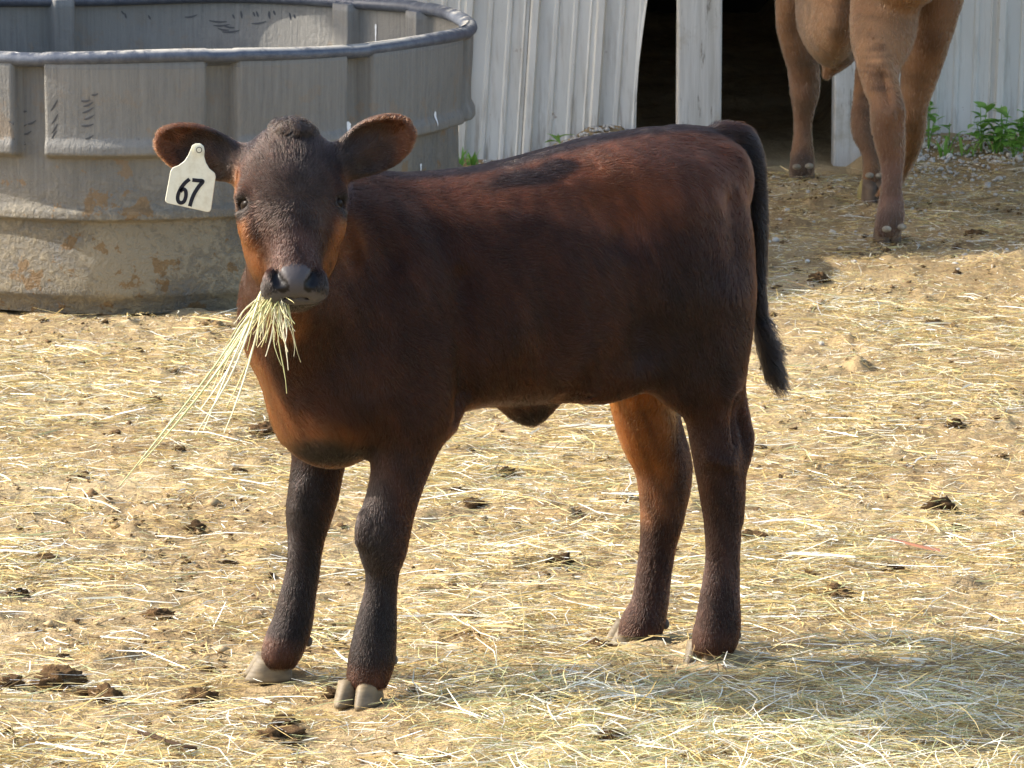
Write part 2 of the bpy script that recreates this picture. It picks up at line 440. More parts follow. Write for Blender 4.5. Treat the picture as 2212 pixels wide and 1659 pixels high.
def sheet(x0, x1, lean, seedv, edge=None, z1=EAVE, y=WALL_Y):
    # ribbed profile: one trapezoid rib a pitch, with shallow stiffening beads between
    prof = []
    x = x0
    while x < x1 - 1e-4:
        for dx, dy in ((0, 0), (.006, -.019), (.024, -.019), (.030, 0), (.070, 0), (.075, -.005), (.084, -.005), (.089, 0), (.128, 0), (.133, -.005), (.142, -.005), (.147, 0), (.178, .0), (.183, -.004), (.188, 0)):
            if x + dx < x1: prof.append((x + dx, dy))
        x += RIB
    prof.append((x1, 0))
    zs = np.array([-.02, .05, .12, .2, .3, .42, .56, .72, .9, 1.2, 1.8, 2.6, z1]); V = []; r = random.Random(seedv)
    ph = r.uniform(0, 6)
    for zi, z in enumerate(zs):
        for i, (px, py) in enumerate(prof):
            wv = .004 * math.sin(3.1 * z + 5 * px + ph)
            ex = 0
            if edge and i >= len(prof) - 3:
                ex = edge(z); wv -= .02 * (i - len(prof) + 3) / 2 * math.exp(-((z - .42) / .2) ** 2)
            V.append((px + lean * (z - .4) + ex, y + py + wv, z))
    nprof = len(prof)
    Fc = [(a * nprof + i, a * nprof + i + 1, (a + 1) * nprof + i + 1, (a + 1) * nprof + i) for a in range(len(zs) - 1) for i in range(nprof - 1)]
    o = bm_('metal_sheet', V, Fc, METAL)
    sol = o.modifiers.new('thickness', 'SOLIDIFY'); sol.thickness = .0012
    return o
edge_x = AT(1392, 150, WALL_Y)[0]
seam = AT(1143, 150, WALL_Y)[0]
sw = RIB * 4
sheet(seam, edge_x, .062, 1, lambda z: -.012 * math.cos((z - .25) * 7) )
xx = seam; kk = 2
while xx > -5.2:
    sheet(xx - sw, xx - .0015, .062, kk, y=WALL_Y + (.002 if kk % 2 else .006)); xx -= sw; kk += 1
xr = AT(1868, 150, WALL_Y)[0]; xx = xr; kk = 20
while xx < 4.6:
    sheet(xx, xx + sw - .0015, .02, kk, y=WALL_Y + (.002 if kk % 2 else .006)); xx += sw; kk += 1
def beam(name, x0, x1, y0, y1, z0, z1, mt, bev=.006, lean=0):
    V, Fc = box(x0, x1, y0, y1, z0, z1)
    V = [(x + lean * z, y, z) for x, y, z in V]
    o = bm_(name, V, Fc, mt); bv = o.modifiers.new('edge', 'BEVEL'); bv.width = bev; bv.segments = 2; return o
pa, pb = AT(1464, 150, 13.55)[0], AT(1559, 150, 13.55)[0]
beam('post', pa, pb, 13.55, 13.69, -.05, EAVE - .05, TIMBER)
qa, qb = AT(1800, 300, 13.62)[0], AT(1868, 300, 13.62)[0]
beam('post', qa, qb, 13.60, 13.71, -.05, EAVE - .05, TIMBER)
V, Fc = box(edge_x - .3, xr + .3, WALL_Y - .02, WALL_Y + .02, 2.3, EAVE); bm_('lintel', V, Fc, METAL)
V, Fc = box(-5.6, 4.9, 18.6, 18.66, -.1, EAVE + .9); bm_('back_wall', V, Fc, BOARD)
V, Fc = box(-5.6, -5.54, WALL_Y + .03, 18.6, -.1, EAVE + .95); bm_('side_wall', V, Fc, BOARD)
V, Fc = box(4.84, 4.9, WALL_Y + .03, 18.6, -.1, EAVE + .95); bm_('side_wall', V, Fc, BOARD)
OH = 1.45  # unseen roof: overhang, eave and left end shaped to shade the back of the yard
V = [(-5.15, WALL_Y - OH, EAVE - .05), (5.3, WALL_Y - OH, EAVE - .05), (5.3, 19, EAVE + 1.0), (-5.7, 19, EAVE + 1.0), (-5.7, WALL_Y - .1, EAVE + .1), (-5.15, WALL_Y - .12, EAVE + .1)]
V = V + [(x, y, z + .06) for x, y, z in V]
Fc = [(0, 1, 2, 3, 4, 5), (11, 10, 9, 8, 7, 6)] + [(a, a + 6, (a + 1) % 6 + 6, (a + 1) % 6) for a in range(6)]
bm_('roof', V, Fc, METAL)

# ================================================================== STOCK TANK
TC = np.array([-.945, 11.56]); TR = .80
m, n, l, b = mat('scuffed_grey_plastic', .6, .35)
tc = n.new('ShaderNodeTexCoord'); ob = tc.outputs['Object']
sx = n.new('ShaderNodeSeparateXYZ'); l.new(ob, sx.inputs[0]); zz = sx.outputs[2]
br = noise(n, l, 60, 4, .7, ob, stretch=(1.6, 1.6, .06)); bl = noise(n, l, 4, 5, .6, ob); fl = noise(n, l, 55, 5, .75, ob); bt = noise(n, l, 14, 5, .65, ob); sc = noise(n, l, 18, 3, .6, ob, stretch=(3, 3, .35))
c = mix(n, l, ramp(n, l, br, [(.3, g3(0)), (.7, g3(1))]), (.122, .121, .115), (.200, .196, .182))
c = mix(n, l, ramp(n, l, bl, [(.4, g3(0)), (.65, g3(.55))]), c, (.19, .184, .168))
lowm = ramp(n, l, math_(n, l, 'DIVIDE', zz, .6), [(.0, g3(1)), (.33, g3(.85)), (.45, g3(.32)), (.62, g3(.10)), (1, g3(.05))])
mud = math_(n, l, 'MULTIPLY', ramp(n, l, math_(n, l, 'ADD', math_(n, l, 'MULTIPLY', bl, .6), math_(n, l, 'MULTIPLY', fl, .45)), [(.40, g3(0)), (.56, g3(1))]), lowm)
c = mix(n, l, mud, c, (.37, .305, .195))
spl = math_(n, l, 'MULTIPLY', ramp(n, l, bt, [(.582, g3(0)), (.604, g3(1))]), ramp(n, l, math_(n, l, 'DIVIDE', zz, .6), [(.0, g3(1)), (.4, g3(.9)), (.7, g3(.35)), (1, g3(0))]))
c = mix(n, l, math_(n, l, 'MULTIPLY', spl, .8), c, (.26, .145, .045))
c = mix(n, l, math_(n, l, 'MULTIPLY', ramp(n, l, sc, [(.70, g3(0)), (.74, g3(.75))]), ramp(n, l, math_(n, l, 'DIVIDE', zz, .6), [(.45, g3(0)), (.6, g3(1))])), c, (.05, .052, .06))
l.new(c, b.inputs['Base Color'])
hgt = math_(n, l, 'ADD', math_(n, l, 'MULTIPLY', math_(n, l, 'MULTIPLY', mud, fl), 2.2), math_(n, l, 'MULTIPLY', br, .22))
bump(n, l, b, hgt, .9, .014)
TANKM = m
m, n, l, b = mat('worn_rim_plastic', .45, .5)
ob = n.new('ShaderNodeTexCoord').outputs['Object']
ge = n.new('ShaderNodeNewGeometry'); sx = n.new('ShaderNodeSeparateXYZ'); l.new(ge.outputs['Normal'], sx.inputs[0])
nn_ = noise(n, l, 38, 5, .75, ob); nb = noise(n, l, 3.0, 3, .6, ob)
wear = math_(n, l, 'MULTIPLY', ramp(n, l, sx.outputs[2], [(.62, g3(0)), (.97, g3(1))]), ramp(n, l, math_(n, l, 'ADD', math_(n, l, 'MULTIPLY', nn_, .6), math_(n, l, 'MULTIPLY', nb, .6)), [(.54, g3(0)), (.66, g3(1))]))
c = mix(n, l, wear, mix(n, l, ramp(n, l, nn_, [(.35, g3(0)), (.7, g3(1))]), (.045, .055, .078), (.11, .123, .148)), (.46, .43, .37))
l.new(c, b.inputs['Base Color']); bump(n, l, b, nn_, .3, .004)
RIMM = m
tank = empty('stock_tank', (TC[0], TC[1], 0.0)); tag(tank, 'round grey plastic stock tank with dark rolled rim and muddy ribbed side', 'water tank')
COLS = np.radians(np.array([-13.2, 18.0, 43.5, 80, 121, 142, 199, 230, 260, 290, 320]))
TZ = .622
NT = 720; th = np.linspace(0, 2 * np.pi, NT, endpoint=False)
def colmask(t, half=.034, soft=.013):
    d = np.abs((t[:, None] - COLS[None, :] + np.pi) % (2 * np.pi) - np.pi).min(1)
    return 1 - np.clip((d - half) / soft, 0, 1)
cm = colmask(th); cm = cm * cm * (3 - 2 * cm)
facet = .010 * np.cos(8 * (th - np.radians(-2)))
def rad(z, pk=1.0):
    def st(a, b_, x): t = np.clip((x - a) / (b_ - a), 0, 1); return t * t * (3 - 2 * t)
    base = .772 + .012 * st(0, .03, z) + .018 * (st(.028, .05, z) - 0) + .008 * (z / TZ)
    base = base - .010 * st(.10, .222, z) + .022 * st(.222, .232, z) - .016 * st(.248, .262, z)       # bead half way up
    pan = .046 * st(.372, .390, z) - .009 * st(.405, .43, z) + .004 * st(.43, .55, z)
    r = base + pan * (1 - cm * pk) + facet * (1 - st(.3, .5, z))
    return r + .002 * np.sin(5 * th + 9 * z)
zs = np.unique(np.concatenate([np.linspace(0, .06, 9), np.linspace(.06, .215, 8), np.linspace(.215, .27, 14), np.linspace(.27, .365, 5), np.linspace(.365, .44, 18), np.linspace(.44, TZ - .01, 9)]))
rows = [(rad(z), z) for z in zs] + [(rad(z) - .011, z) for z in zs[::-1] if z > .04]
V = []
for r_, z in rows:
    V.append(np.stack([r_ * np.sin(th), -r_ * np.cos(th), np.full(NT, z)], 1))
V = np.concatenate(V); nr_ = len(rows)
a, c_ = np.meshgrid(np.arange(nr_ - 1), np.arange(NT), indexing='ij'); a = a.ravel(); c_ = c_.ravel(); c2 = (c_ + 1) % NT
Qt = np.stack([a * NT + c_, a * NT + c2, (a + 1) * NT + c2, (a + 1) * NT + c_], 1)
mesh_obj('tank_side', V, Qt, TANKM, tank, True)
fl_ = [(0.76 * math.sin(t), -.76 * math.cos(t), .045) for t in th[::8]]
mesh_obj('tank_floor', fl_, [tuple(range(len(fl_)))], TANKM, tank)
# rolled rim, slightly wavy and flattened over each column
NS = 14; ph = np.linspace(0, 2 * np.pi, NS, endpoint=False); V = []
R0 = .832; wav = .004 * np.sin(3 * th + 1) + .003 * np.sin(7 * th) - .002 * cm
for p_ in ph:
    rr = R0 + .022 * np.cos(p_) + .004 * np.sin(5 * th); zz_ = TZ - .008 + wav + .0168 * np.sin(p_)
    V.append(np.stack([rr * np.sin(th), -rr * np.cos(th), zz_], 1))
V = np.concatenate(V); a, c_ = np.meshgrid(np.arange(NS), np.arange(NT), indexing='ij'); a = a.ravel(); c_ = c_.ravel(); c2 = (c_ + 1) % NT; a2 = (a + 1) % NS
mesh_obj('rim', V, np.stack([a * NT + c_, a * NT + c2, a2 * NT + c2, a2 * NT + c_], 1)[:, ::-1], RIMM, tank, True)
# flange between wall and rim
V = np.concatenate([np.stack([r_ * np.sin(th), -r_ * np.cos(th), np.full(NT, z)], 1) for r_, z in ((rad(TZ - .01) - .011, TZ - .012), (.835 + 0 * th, TZ + .006), (.835 + 0 * th, TZ - .018), (rad(TZ - .01), TZ - .03))])
a, c_ = np.meshgrid(np.arange(3), np.arange(NT), indexing='ij'); a = a.ravel(); c_ = c_.ravel(); c2 = (c_ + 1) % NT
mesh_obj('rim_flange', V, np.stack([a * NT + c_, a * NT + c2, (a + 1) * NT + c2, (a + 1) * NT + c_], 1), RIMM, tank, True)
# white bird droppings streaked down the side
m, n, l, b = mat('dropping_white', .8, .2); b.inputs['Base Color'].default_value = (.75, .76, .76, 1); DROP = m
for px, py, ln, wd in ((745, 262, 52, 9), (932, 240, 32, 5), (936, 355, 18, 4), (811, 52, 44, 2)):
    inside = py < 100
    x = AT(px, py, 11.2)[0] - TC[0]
    for it in range(6):
        s_ = 1 if inside else -1; rr = .80 if not inside else .79
        y = TC[1] + s_ * math.sqrt(max(.83 ** 2 - x * x, 0)); q = AT(px, py, y); x = q[0] - TC[0]
    t0 = math.atan2(x, -s_ * -1 * math.sqrt(max(.83 ** 2 - x * x, 0)) * -1) if False else math.atan2(q[0] - TC[0], -(q[1] - TC[1]))
    s0 = pxm(q); V = []; rnd = random.Random(px); nseg = 9
    for kx in range(nseg + 1):
        t = kx / nseg; z = q[2] - ln / s0 * t; hw = wd / s0 * (1 - t) ** .7 * (.35 if kx == 0 else 1) * rnd.uniform(.7, 1.15) + .0008
        ti = np.array([t0]); ii = int(round((t0 % (2 * math.pi)) / (2 * math.pi) * NT)) % NT
        rz = rad(z)[ii] + (.0025 if not inside else -.0135)
        for sg in (-1, 1): V.append((rz * math.sin(t0 + sg * hw / rz), -rz * math.cos(t0 + sg * hw / rz), z))
    mesh_obj('dropping_streak', V, [(2 * a, 2 * a + 1, 2 * a + 3, 2 * a + 2) for a in range(nseg)], DROP, tank)

m, n, l, b = mat('tooth_mark', .6, .3); b.inputs['Base Color'].default_value = (.075, .075, .078, 1); MARK = m
rm = random.Random(33)
marks = [(18, 262, 26, 9), (38, 274, 20, -5), (60, 268, 18, -8), (52, 290, 16, -7), (30, 300, 24, 7), (36, 314, 20, -3), (40, 322, 14, 0), (44, 238, 14, 2), (110, 240, 14, -24), (112, 268, 13, -22), (112, 288, 12, -20), (112, 300, 10, -18),
         (180, 230, 22, -10), (178, 244, 24, -12), (182, 258, 22, -10), (176, 272, 26, -4), (184, 300, 18, -8), (175, 218, 20, -2), (198, 205, 14, -3)]
marks += [(rm.uniform(330, 560), rm.uniform(20, 75), rm.uniform(14, 40), rm.uniform(-6, 6)) for _ in range(7)] + [(x_, rm.uniform(22, 34), rm.uniform(2, 5), rm.uniform(8, 18)) for x_ in [rm.gauss(c_, 16) for c_ in (505, 505, 505, 570, 570, 570, 570, 625, 625, 250, 250, 320)]]
for px, py, dx, dy in marks:
    inside = py < 100; s_ = 1 if inside else -1; V = []; rr0 = .80
    for kx in range(6):
        t = kx / 5; qx, qy = px + dx * t, py + dy * t + 2.2 * math.sin(math.pi * t) * (1 if dx > 10 else 0); y = TC[1] + s_ * .7
        for it in range(8):
            q = AT(qx, qy, y); x = q[0] - TC[0]; ii = int(round((math.atan2(x, -(y - TC[1])) % (2 * math.pi)) / (2 * math.pi) * NT)) % NT
            rr0 = rad(float(np.clip(q[2], .05, TZ - .012)))[ii] + (.0018 if not inside else -.0125); y = TC[1] + s_ * math.sqrt(max(rr0 ** 2 - x * x, 0))
        q = AT(qx, qy, y); hw = .0024 * math.sin(math.pi * (.12 + .8 * t)) + .0003
        vert = abs(dy) > abs(dx)
        V += [q - np.array([hw if vert else 0, 0, 0 if vert else hw]) - np.array([*TC, 0]), q + np.array([hw if vert else 0, 0, 0 if vert else hw]) - np.array([*TC, 0])]
    mesh_obj('tooth_mark', V, [(2 * a, 2 * a + 1, 2 * a + 3, 2 * a + 2) for a in range(5)], MARK, tank)

# ================================================================== CALF
FM = np.array([-.30842798, 7.00562986, 0]); AXU = np.array([.9188443, .39462026, 0]); NL = np.array([.39462026, -.9188443, 0])
def K(u, o, z): return FM + AXU * u + NL * o + np.array([0, 0, z])
def PL(x, y, o=0.):
    d = ray(x, y); t = (((FM + o * NL) - CAM) @ NL) / (d @ NL); return CAM + t * d
calf = empty('calf', tuple(FM)); CL = FM.copy()
tag(calf, 'dark brown calf standing on straw with hay in its mouth and an ear tag', 'calf')
VOX = .0036
vol = Vol((-.66, 6.48, .02), (.60, 7.62, .96), VOX)
# trunk: lofted sections (u, top, bottom, half width)
TR_ = np.array([(-.115, .645, .585, .02), (-.10, .69, .53, .055), (-.06, .735, .462, .095), (-.02, .765, .408, .115), (.03, .790, .385, .125), (.08, .803, .388, .132), (.14, .810, .405, .140),
                (.20, .809, .428, .154), (.27, .812, .438, .166), (.34, .822, .435, .172), (.41, .837, .438, .171), (.49, .851, .455, .160), (.57, .861, .488, .148), (.63, .862, .53, .128), (.67, .858, .57, .104), (.70, .846, .61, .075), (.722, .82, .65, .045), (.738, .78, .69, .015)])
def trunk():
    S, X, Y, Z = vol.sl((-.56, 6.72, .34), (.60, 7.58, .90))
    u = (X - FM[0]) * AXU[0] + (Y - FM[1]) * AXU[1]; o = (X - FM[0]) * NL[0] + (Y - FM[1]) * NL[1]
    uu = np.linspace(-.115, .738, 400); tb = []
    for kx in (1, 2, 3):
        y = np.interp(uu, TR_[:, 0], TR_[:, kx]); ker = np.hanning(21); ker /= ker.sum()
        yp = np.pad(y, 10, mode='edge'); tb.append(np.convolve(yp, ker, 'valid'))
    top, bot, hw = [np.interp(u, uu, t).astype(np.float32) for t in tb]
    c = (top + bot) / 2 - .02; hb = np.where(Z > c, top - c, c - bot)
    v = (Z - c) / hb
    wv = hw * (1 - .13 * np.clip(v, 0, 1) ** 2)
    e = 2.25
    q = (np.abs(o / wv) ** e + np.abs(v) ** e) ** (1 / e)
    d = (q - 1) * np.minimum(wv, hb) * .9
    d = np.maximum(d, np.maximum(-.112 - u, u - .737))
    vol.blend(S, d.astype(np.float32), .03, 1)
trunk()
RU = np.array([AXU, NL, [0, 0, 1.0]])
def tiltR(deg):      # rotate the u/z axes
    a = math.radians(deg); u_, z_ = AXU, np.array([0, 0, 1.0])
    return np.array([u_ * math.cos(a) + z_ * math.sin(a), NL, -u_ * math.sin(a) + z_ * math.cos(a)])
for s_ in (1, -1):
    vol.ell(K(.085, s_ * .085, .60), (.095, .058, .175), tiltR(14), .05)        # shoulder
    vol.ell(K(.055, s_ * .082, .50), (.085, .05, .085), RU, .05)                # point of the arm
    vol.ell(K(.612, s_ * .083, .61), (.102, .062, .19), tiltR(-6), .05)         # thigh
    vol.ell(K(.545, s_ * .080, .778), (.08, .045, .035), tiltR(-12), .06)      # hook bone
    vol.ell(K(.69, s_ * .055, .785), (.03, .026, .04), RU, .04)                # pin bone
vol.ell(K(.02, 0, .44), (.075, .075, .068), RU, .05)                            # brisket
vol.ell(PL(1142, 868, .01), (.042, .030, .030), RU, .03)                        # navel fold
vol.ell(PL(1142, 888, .01), (.020, .016, .018), RU, .02)
vol.ell(PL(1330, 800, .09), (.06, .03, .04), tiltR(25), .05)                    # flank fold
def leg(rows, shrink=0.5, k=.03):
    P = [PL(x, y, o) for x, y, r, o in rows]; R = [(r - shrink) / pxm(p) for (x, y, r, o), p in zip(rows, P)]
    vol.chain(P, R, k)
leg([(905, 760, 85, .09), (898, 830, 88, .092), (892, 890, 84, .092), (880, 950, 72, .092), (863, 1020, 61, .092), (845, 1085, 56, .092), (829, 1145, 58, .092), (827, 1185, 52, .092), (826, 1228, 38, .092), (823, 1275, 35, .092), (815, 1335, 42, .092), (808, 1390, 48, .092), (802, 1430, 50, .092), (795, 1460, 46, .092)])
leg([(715, 860, 80, -.08), (700, 930, 70, -.09), (688, 1000, 58, -.091), (678, 1060, 55, -.091), (669, 1105, 51, -.091), (663, 1150, 42, -.091), (659, 1190, 37, -.091), (654, 1235, 36, -.091), (643, 1290, 39, -.091), (632, 1345, 43, -.091), (616, 1388, 45, -.091), (607, 1410, 42, -.091)])
leg([(1530, 640, 88, .085), (1532, 720, 86, .085), (1530, 790, 82, .084), (1531, 850, 66, .083), (1535, 905, 54, .083), (1545, 955, 54, .083), (1552, 1010, 51, .083), (1560, 1080, 46, .083), (1562, 1150, 39, .083), (1561, 1215, 37, .083), (1556, 1280, 42, .083), (1552, 1340, 48, .083), (1547, 1370, 50, .083), (1541, 1388, 46, .083)])
leg([(1582, 800, 26, .083), (1594, 860, 18, .083), (1606, 915, 17, .083), (1611, 945, 19, .083), (1602, 985, 22, .083), (1590, 1030, 20, .083), (1586, 1120, 16, .083)], k=.014)
leg([(1385, 740, 74, -.08), (1382, 800, 72, -.08), (1388, 870, 69, -.081), (1404, 940, 66, -.082), (1428, 1000, 60, -.083), (1434, 1060, 54, -.083), (1430, 1120, 47, -.083), (1421, 1180, 39, -.083), (1411, 1250, 38, -.083), (1402, 1310, 41, -.083), (1387, 1350, 47, -.083), (1377, 1378, 43, -.083)])
leg([(1440, 900, 26, -.083), (1464, 975, 22, -.083), (1474, 1015, 19, -.083), (1464, 1060, 20, -.083)], k=.016)
leg([(960, 850, 34, .095), (955, 900, 24, .095)], k=.04)                        # elbow
# tail
TAIL = [(1560, 292, 34, .0), (1598, 300, 36, .0), (1622, 345, 33, .01), (1634, 410, 25, .012), (1640, 480, 21, .012), (1641, 560, 18, .012), (1640, 640, 17, .012), (1646, 700, 17, .0), (1658, 755, 20, -.01), (1670, 800, 21, -.015), (1680, 826, 12, -.02)]
vol.chain([PL(x, y, o) for x, y, r, o in TAIL], [r * .85 / pxm(PL(x, y, o)) for x, y, r, o in TAIL], .012)
# head frame: X across, Sd down the face, Nf out of the face
t_ = math.radians(27); yaw = math.radians(6)
def rz(v, a): return np.array([v[0] * math.cos(a) - v[1] * math.sin(a), v[0] * math.sin(a) + v[1] * math.cos(a), v[2]])
HX = rz(np.array([1., 0, 0]), yaw); HS = rz(np.array([0, -math.sin(t_), -math.cos(t_)]), yaw); HN = rz(np.array([0, -math.cos(t_), math.sin(t_)]), yaw)
HO = AT(628, 272, 6.80)
SSC = .885
def HP(x, s, n_): return HO + HX * x + HS * (s * SSC) + HN * n_
HR = np.array([HX, HS, HN])
# neck
nk = K(.06, 0, .62); nk2 = K(.07, .0, .705)
vol.chain([HP(0, .06, -.10), HP(.015, .10, -.175), (HP(.02, .12, -.2) + nk2) / 2 + np.array([0, 0, .0]), nk2], [.070, .078, .088, .10], .04)
vol.chain([HP(0, .15, -.13), HP(.005, .21, -.19), (HP(.0, .24, -.2) + nk) / 2, nk], [.055, .07, .085, .12], .04)
leg([(628, 640, 58, .17), (632, 690, 62, .12), (640, 760, 66, .07), (662, 830, 68, .03), (695, 890, 74, .01), (715, 915, 70, .0)], 2, .05)
# skull
vol.ell(HP(0, .070, -.064), (.077, .076, .066), HR, .03)
vol.ell(HP(.002, .014, -.058), (.034, .028, .042), HR, .03)
vol.ell(HP(0, .105, -.047), (.069, .082, .047), HR, .03)
vol.chain([HP(0, .10, -.050), HP(.001, .17, -.043), HP(.001, .245, -.041)], [.058, .046, .038], .03)
vol.chain([HP(0, .105, -.125), HP(0, .18, -.100), HP(0, .25, -.073)], [.052, .042, .029], .03)
for s_ in (1, -1):
    vol.ell(HP(s_ * .045, .148, -.088), (.028, .072, .050), HR, .03)             # cheek
    vol.ell(HP(s_ * .065, .106, -.043), (.018, .020, .022), HR, .014)            # brow
    vol.ell(HP(s_ * .062, .150, -.052), (.016, .03, .022), HR, .02)              # below the eye
vol.ell(HP(0, .270, -.050), (.045, .024, .040), HR, .018)                        # muzzle
vol.ell(HP(0, .267, -.020), (.028, .022, .018), HR, .010)                        # nose pad
for s_ in (1, -1):
    vol.ell(HP(s_ * .030, .274, -.042), (.019, .021, .028), HR, .012)             # upper lip
    vol.ell(HP(s_ * .034, .262, -.026), (.011, .016, .014), HR, .008)             # nostril wing
vol.ell(HP(0, .279, -.078), (.036, .016, .030), HR, .010)                        # chin
vol.chain([HP(-.064, .266, -.086), HP(-.036, .288, -.050), HP(0, .290, -.030), HP(.036, .288, -.050), HP(.064, .266, -.086)], [.003, .0038, .003, .0038, .003], .006, op=-1)  # mouth
for s_ in (1, -1):
    vol.chain([HP(s_ * .0175, .281, -.002), HP(s_ * .0245, .274, -.004), HP(s_ * .0290, .264, -.008), HP(s_ * .0285, .254, -.014)], [.0055, .0098, .0085, .005], .004, op=-1)  # nostril
    vol.ell(HP(s_ * .0775, .124, -.036), (.015, .0085, .020), HR, .006, op=-1)     # eye opening
# ears
EARS = []
for px0, px1, wid, ln, face in (((505, 352), (333, 296), .040, .070, 1), ((752, 345), (893, 270), .041, .064, -1)):
    root = AT(px0[0], px0[1], HP(0, .05, -.075)[1]); tip = AT(px1[0], px1[1], root[1] + .0)
    e1 = unit(tip - root); e3 = unit(np.array([.10 * face, -1.0, -.12])); e3 = unit(e3 - e1 * (e3 @ e1)); e2 = np.cross(e3, e1)
    c = root + e1 * (np.linalg.norm(tip - root) - ln) ; R3 = np.array([e1, e2, e3])
    vol.shell(c, (ln, wid, .022), R3, c + e3 * .012 - e1 * .004, (ln - .006, wid - .005, .021), .012)
    vol.chain([root - e1 * .05 - e3 * .01, root - e1 * .01 - e3 * .006, root + e1 * .035 - e3 * .010], [.03, .027, .012], .022)
    EARS.append((root, e1, e2, e3, c, tip))
V, Q = vol.mesh(1); del vol
def relief(V, Q, items):
    T = np.concatenate([Q[:, [0, 1, 2]], Q[:, [0, 2, 3]]]); nn = np.cross(V[T[:, 1]] - V[T[:, 0]], V[T[:, 2]] - V[T[:, 0]]); VN = np.zeros_like(V)
    for i in range(3): np.add.at(VN, T[:, i], nn)
    VN = unit(VN); D = np.zeros(len(V))
    for pts, amp, wd in items:
        d = np.full(len(V), 9.)
        pts = np.array(pts)
        for i in range(max(len(pts) - 1, 1)):
            a, b_ = pts[i], pts[min(i + 1, len(pts) - 1)]; ab = b_ - a; t = np.clip(((V - a) @ ab) / max(ab @ ab, 1e-9), 0, 1)
            d = np.minimum(d, np.linalg.norm(V - a - t[:, None] * ab, axis=1))
        D += amp * np.exp(-(d / wd) ** 2)
    return V + VN * (D * 1.35)[:, None]
def near(pts, o): return [PL(x, y, o) for x, y in pts]
V = relief(V, Q, [(near([(1000, 600), (992, 680), (1000, 770), (1008, 860)], .14), -.012, .022), (near([(1010, 850), (985, 895)], .12), -.008, .016),
    (near([(1350, 520), (1362, 600), (1385, 690), (1400, 760)], .14), -.013, .030), (near([(1315, 455), (1340, 480)], .13), -.016, .045), 
    (near([(930, 430), (965, 540), (985, 620)], .13), -.006, .025), (near([(900, 470), (910, 600), (900, 720)], .13), .006, .05), (near([(830, 560), (800, 700), (790, 830)], .12), -.011, .024),
    (near([(1575, 430), (1570, 560), (1560, 700)], .12), -.007, .022), (near([(1480, 480), (1500, 620)], .14), .008, .06), (near([(1120, 560), (1125, 760)], .17), .004, .02), (near([(1060, 560), (1065, 760)], .17), -.004, .016),
    (near([(1180, 560), (1185, 780)], .17), -.004, .018), (near([(1240, 540), (1250, 780)], .17), .004, .02), (near([(1150, 420), (1290, 430)], .15), -.006, .03),
    (near([(765, 640), (775, 760)], .12), -.007, .013), (near([(752, 470), (765, 560)], .14), -.006, .012), (near([(735, 660), (745, 740)], .11), .006, .012),
    (near([(810, 880), (815, 960)], .10), -.008, .012), (near([(1590, 860), (1590, 950)], .115), -.008, .010), (near([(1572, 1100), (1578, 1260)], .10), -.004, .008), (near([(835, 1240), (838, 1310)], .11), -.003, .007), (near([(783, 1120), (776, 1165)], .10), .006, .016), (near([(640, 1060), (632, 1095)], -.06), .005, .016),
    (near([(1530, 990), (1575, 1000)], .115), .005, .014), (near([(700, 700), (720, 800), (745, 880)], .09), -.008, .014), (near([(660, 700), (690, 800)], .08), .006, .014)])
V = V + 0.0
CV, CQ = V, Q

# coat colours (base coat, with sunlit tones painted into some patches)
BASE = (.0235, .0080, .0038)
DARK = (.012, .0072, .006); LIT_RED = (.080, .0265, .0118); LIT_ORG = (.22, .072, .016); BLK = (.013, .0115, .0115); GRY = (.05, .044, .044)
BL = []
def bp(c, r, colr, a): BL.append((c, r, colr, a))
for x, y, r in ((1010, 385, .10), (1150, 350, .11), (1290, 330, .12), (1400, 340, .12), (1340, 430, .10), (1260, 420, .09)):
    bp(PL(x, y, .07), (r * 1.2, r * 1.2, r * .7), LIT_RED, .75)  # reddish sunlit sheen painted along the top of the back
for x, y in ((1480, 400), (1560, 360)): bp(PL(x, y, .08), .09, (.045, .0155, .0075), .7)
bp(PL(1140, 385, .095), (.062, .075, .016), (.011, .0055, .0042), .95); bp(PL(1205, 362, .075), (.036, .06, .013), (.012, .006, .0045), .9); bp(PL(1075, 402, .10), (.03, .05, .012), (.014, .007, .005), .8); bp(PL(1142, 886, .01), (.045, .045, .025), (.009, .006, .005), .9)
bp(PL(1110, 468, .15), (.028, .05, .014), (.018, .0085, .006), .7)
bp(PL(1500, 700, .13), (.13, .13, .12), (.0125, .0058, .0042), .75)
for u_ in np.linspace(.10, .70, 14): bp(K(u_, -.01, np.interp(u_, TR_[:, 0], TR_[:, 1])), (.05, .05, .018), DARK, .9)
for q, r in ((PL(1380, 830, -.05), .085), (PL(1370, 930, -.05), .07), (PL(1385, 1010, -.07), .055)): bp(q, r, LIT_ORG, .95)  # sun-orange painted on the inside of the far hind leg
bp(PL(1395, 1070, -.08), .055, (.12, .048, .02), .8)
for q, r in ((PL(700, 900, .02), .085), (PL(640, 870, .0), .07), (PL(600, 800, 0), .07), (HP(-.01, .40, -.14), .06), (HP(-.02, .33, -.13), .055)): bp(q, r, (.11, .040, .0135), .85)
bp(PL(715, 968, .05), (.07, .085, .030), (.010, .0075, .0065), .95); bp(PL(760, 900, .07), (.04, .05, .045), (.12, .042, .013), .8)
for s_ in (-1, 1):  # sunlit orange painted along the cheeks and face edges
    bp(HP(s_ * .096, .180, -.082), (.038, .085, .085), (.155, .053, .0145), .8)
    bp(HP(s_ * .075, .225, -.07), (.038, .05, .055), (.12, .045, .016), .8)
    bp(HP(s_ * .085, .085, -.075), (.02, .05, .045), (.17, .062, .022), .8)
bp(HP(0, .215, -.005), (.040, .03, .035), (.048, .024, .018), .75)
bp(HP(0, .12, -.015), (.062, .05, .075), (.028, .0185, .0152), .85)
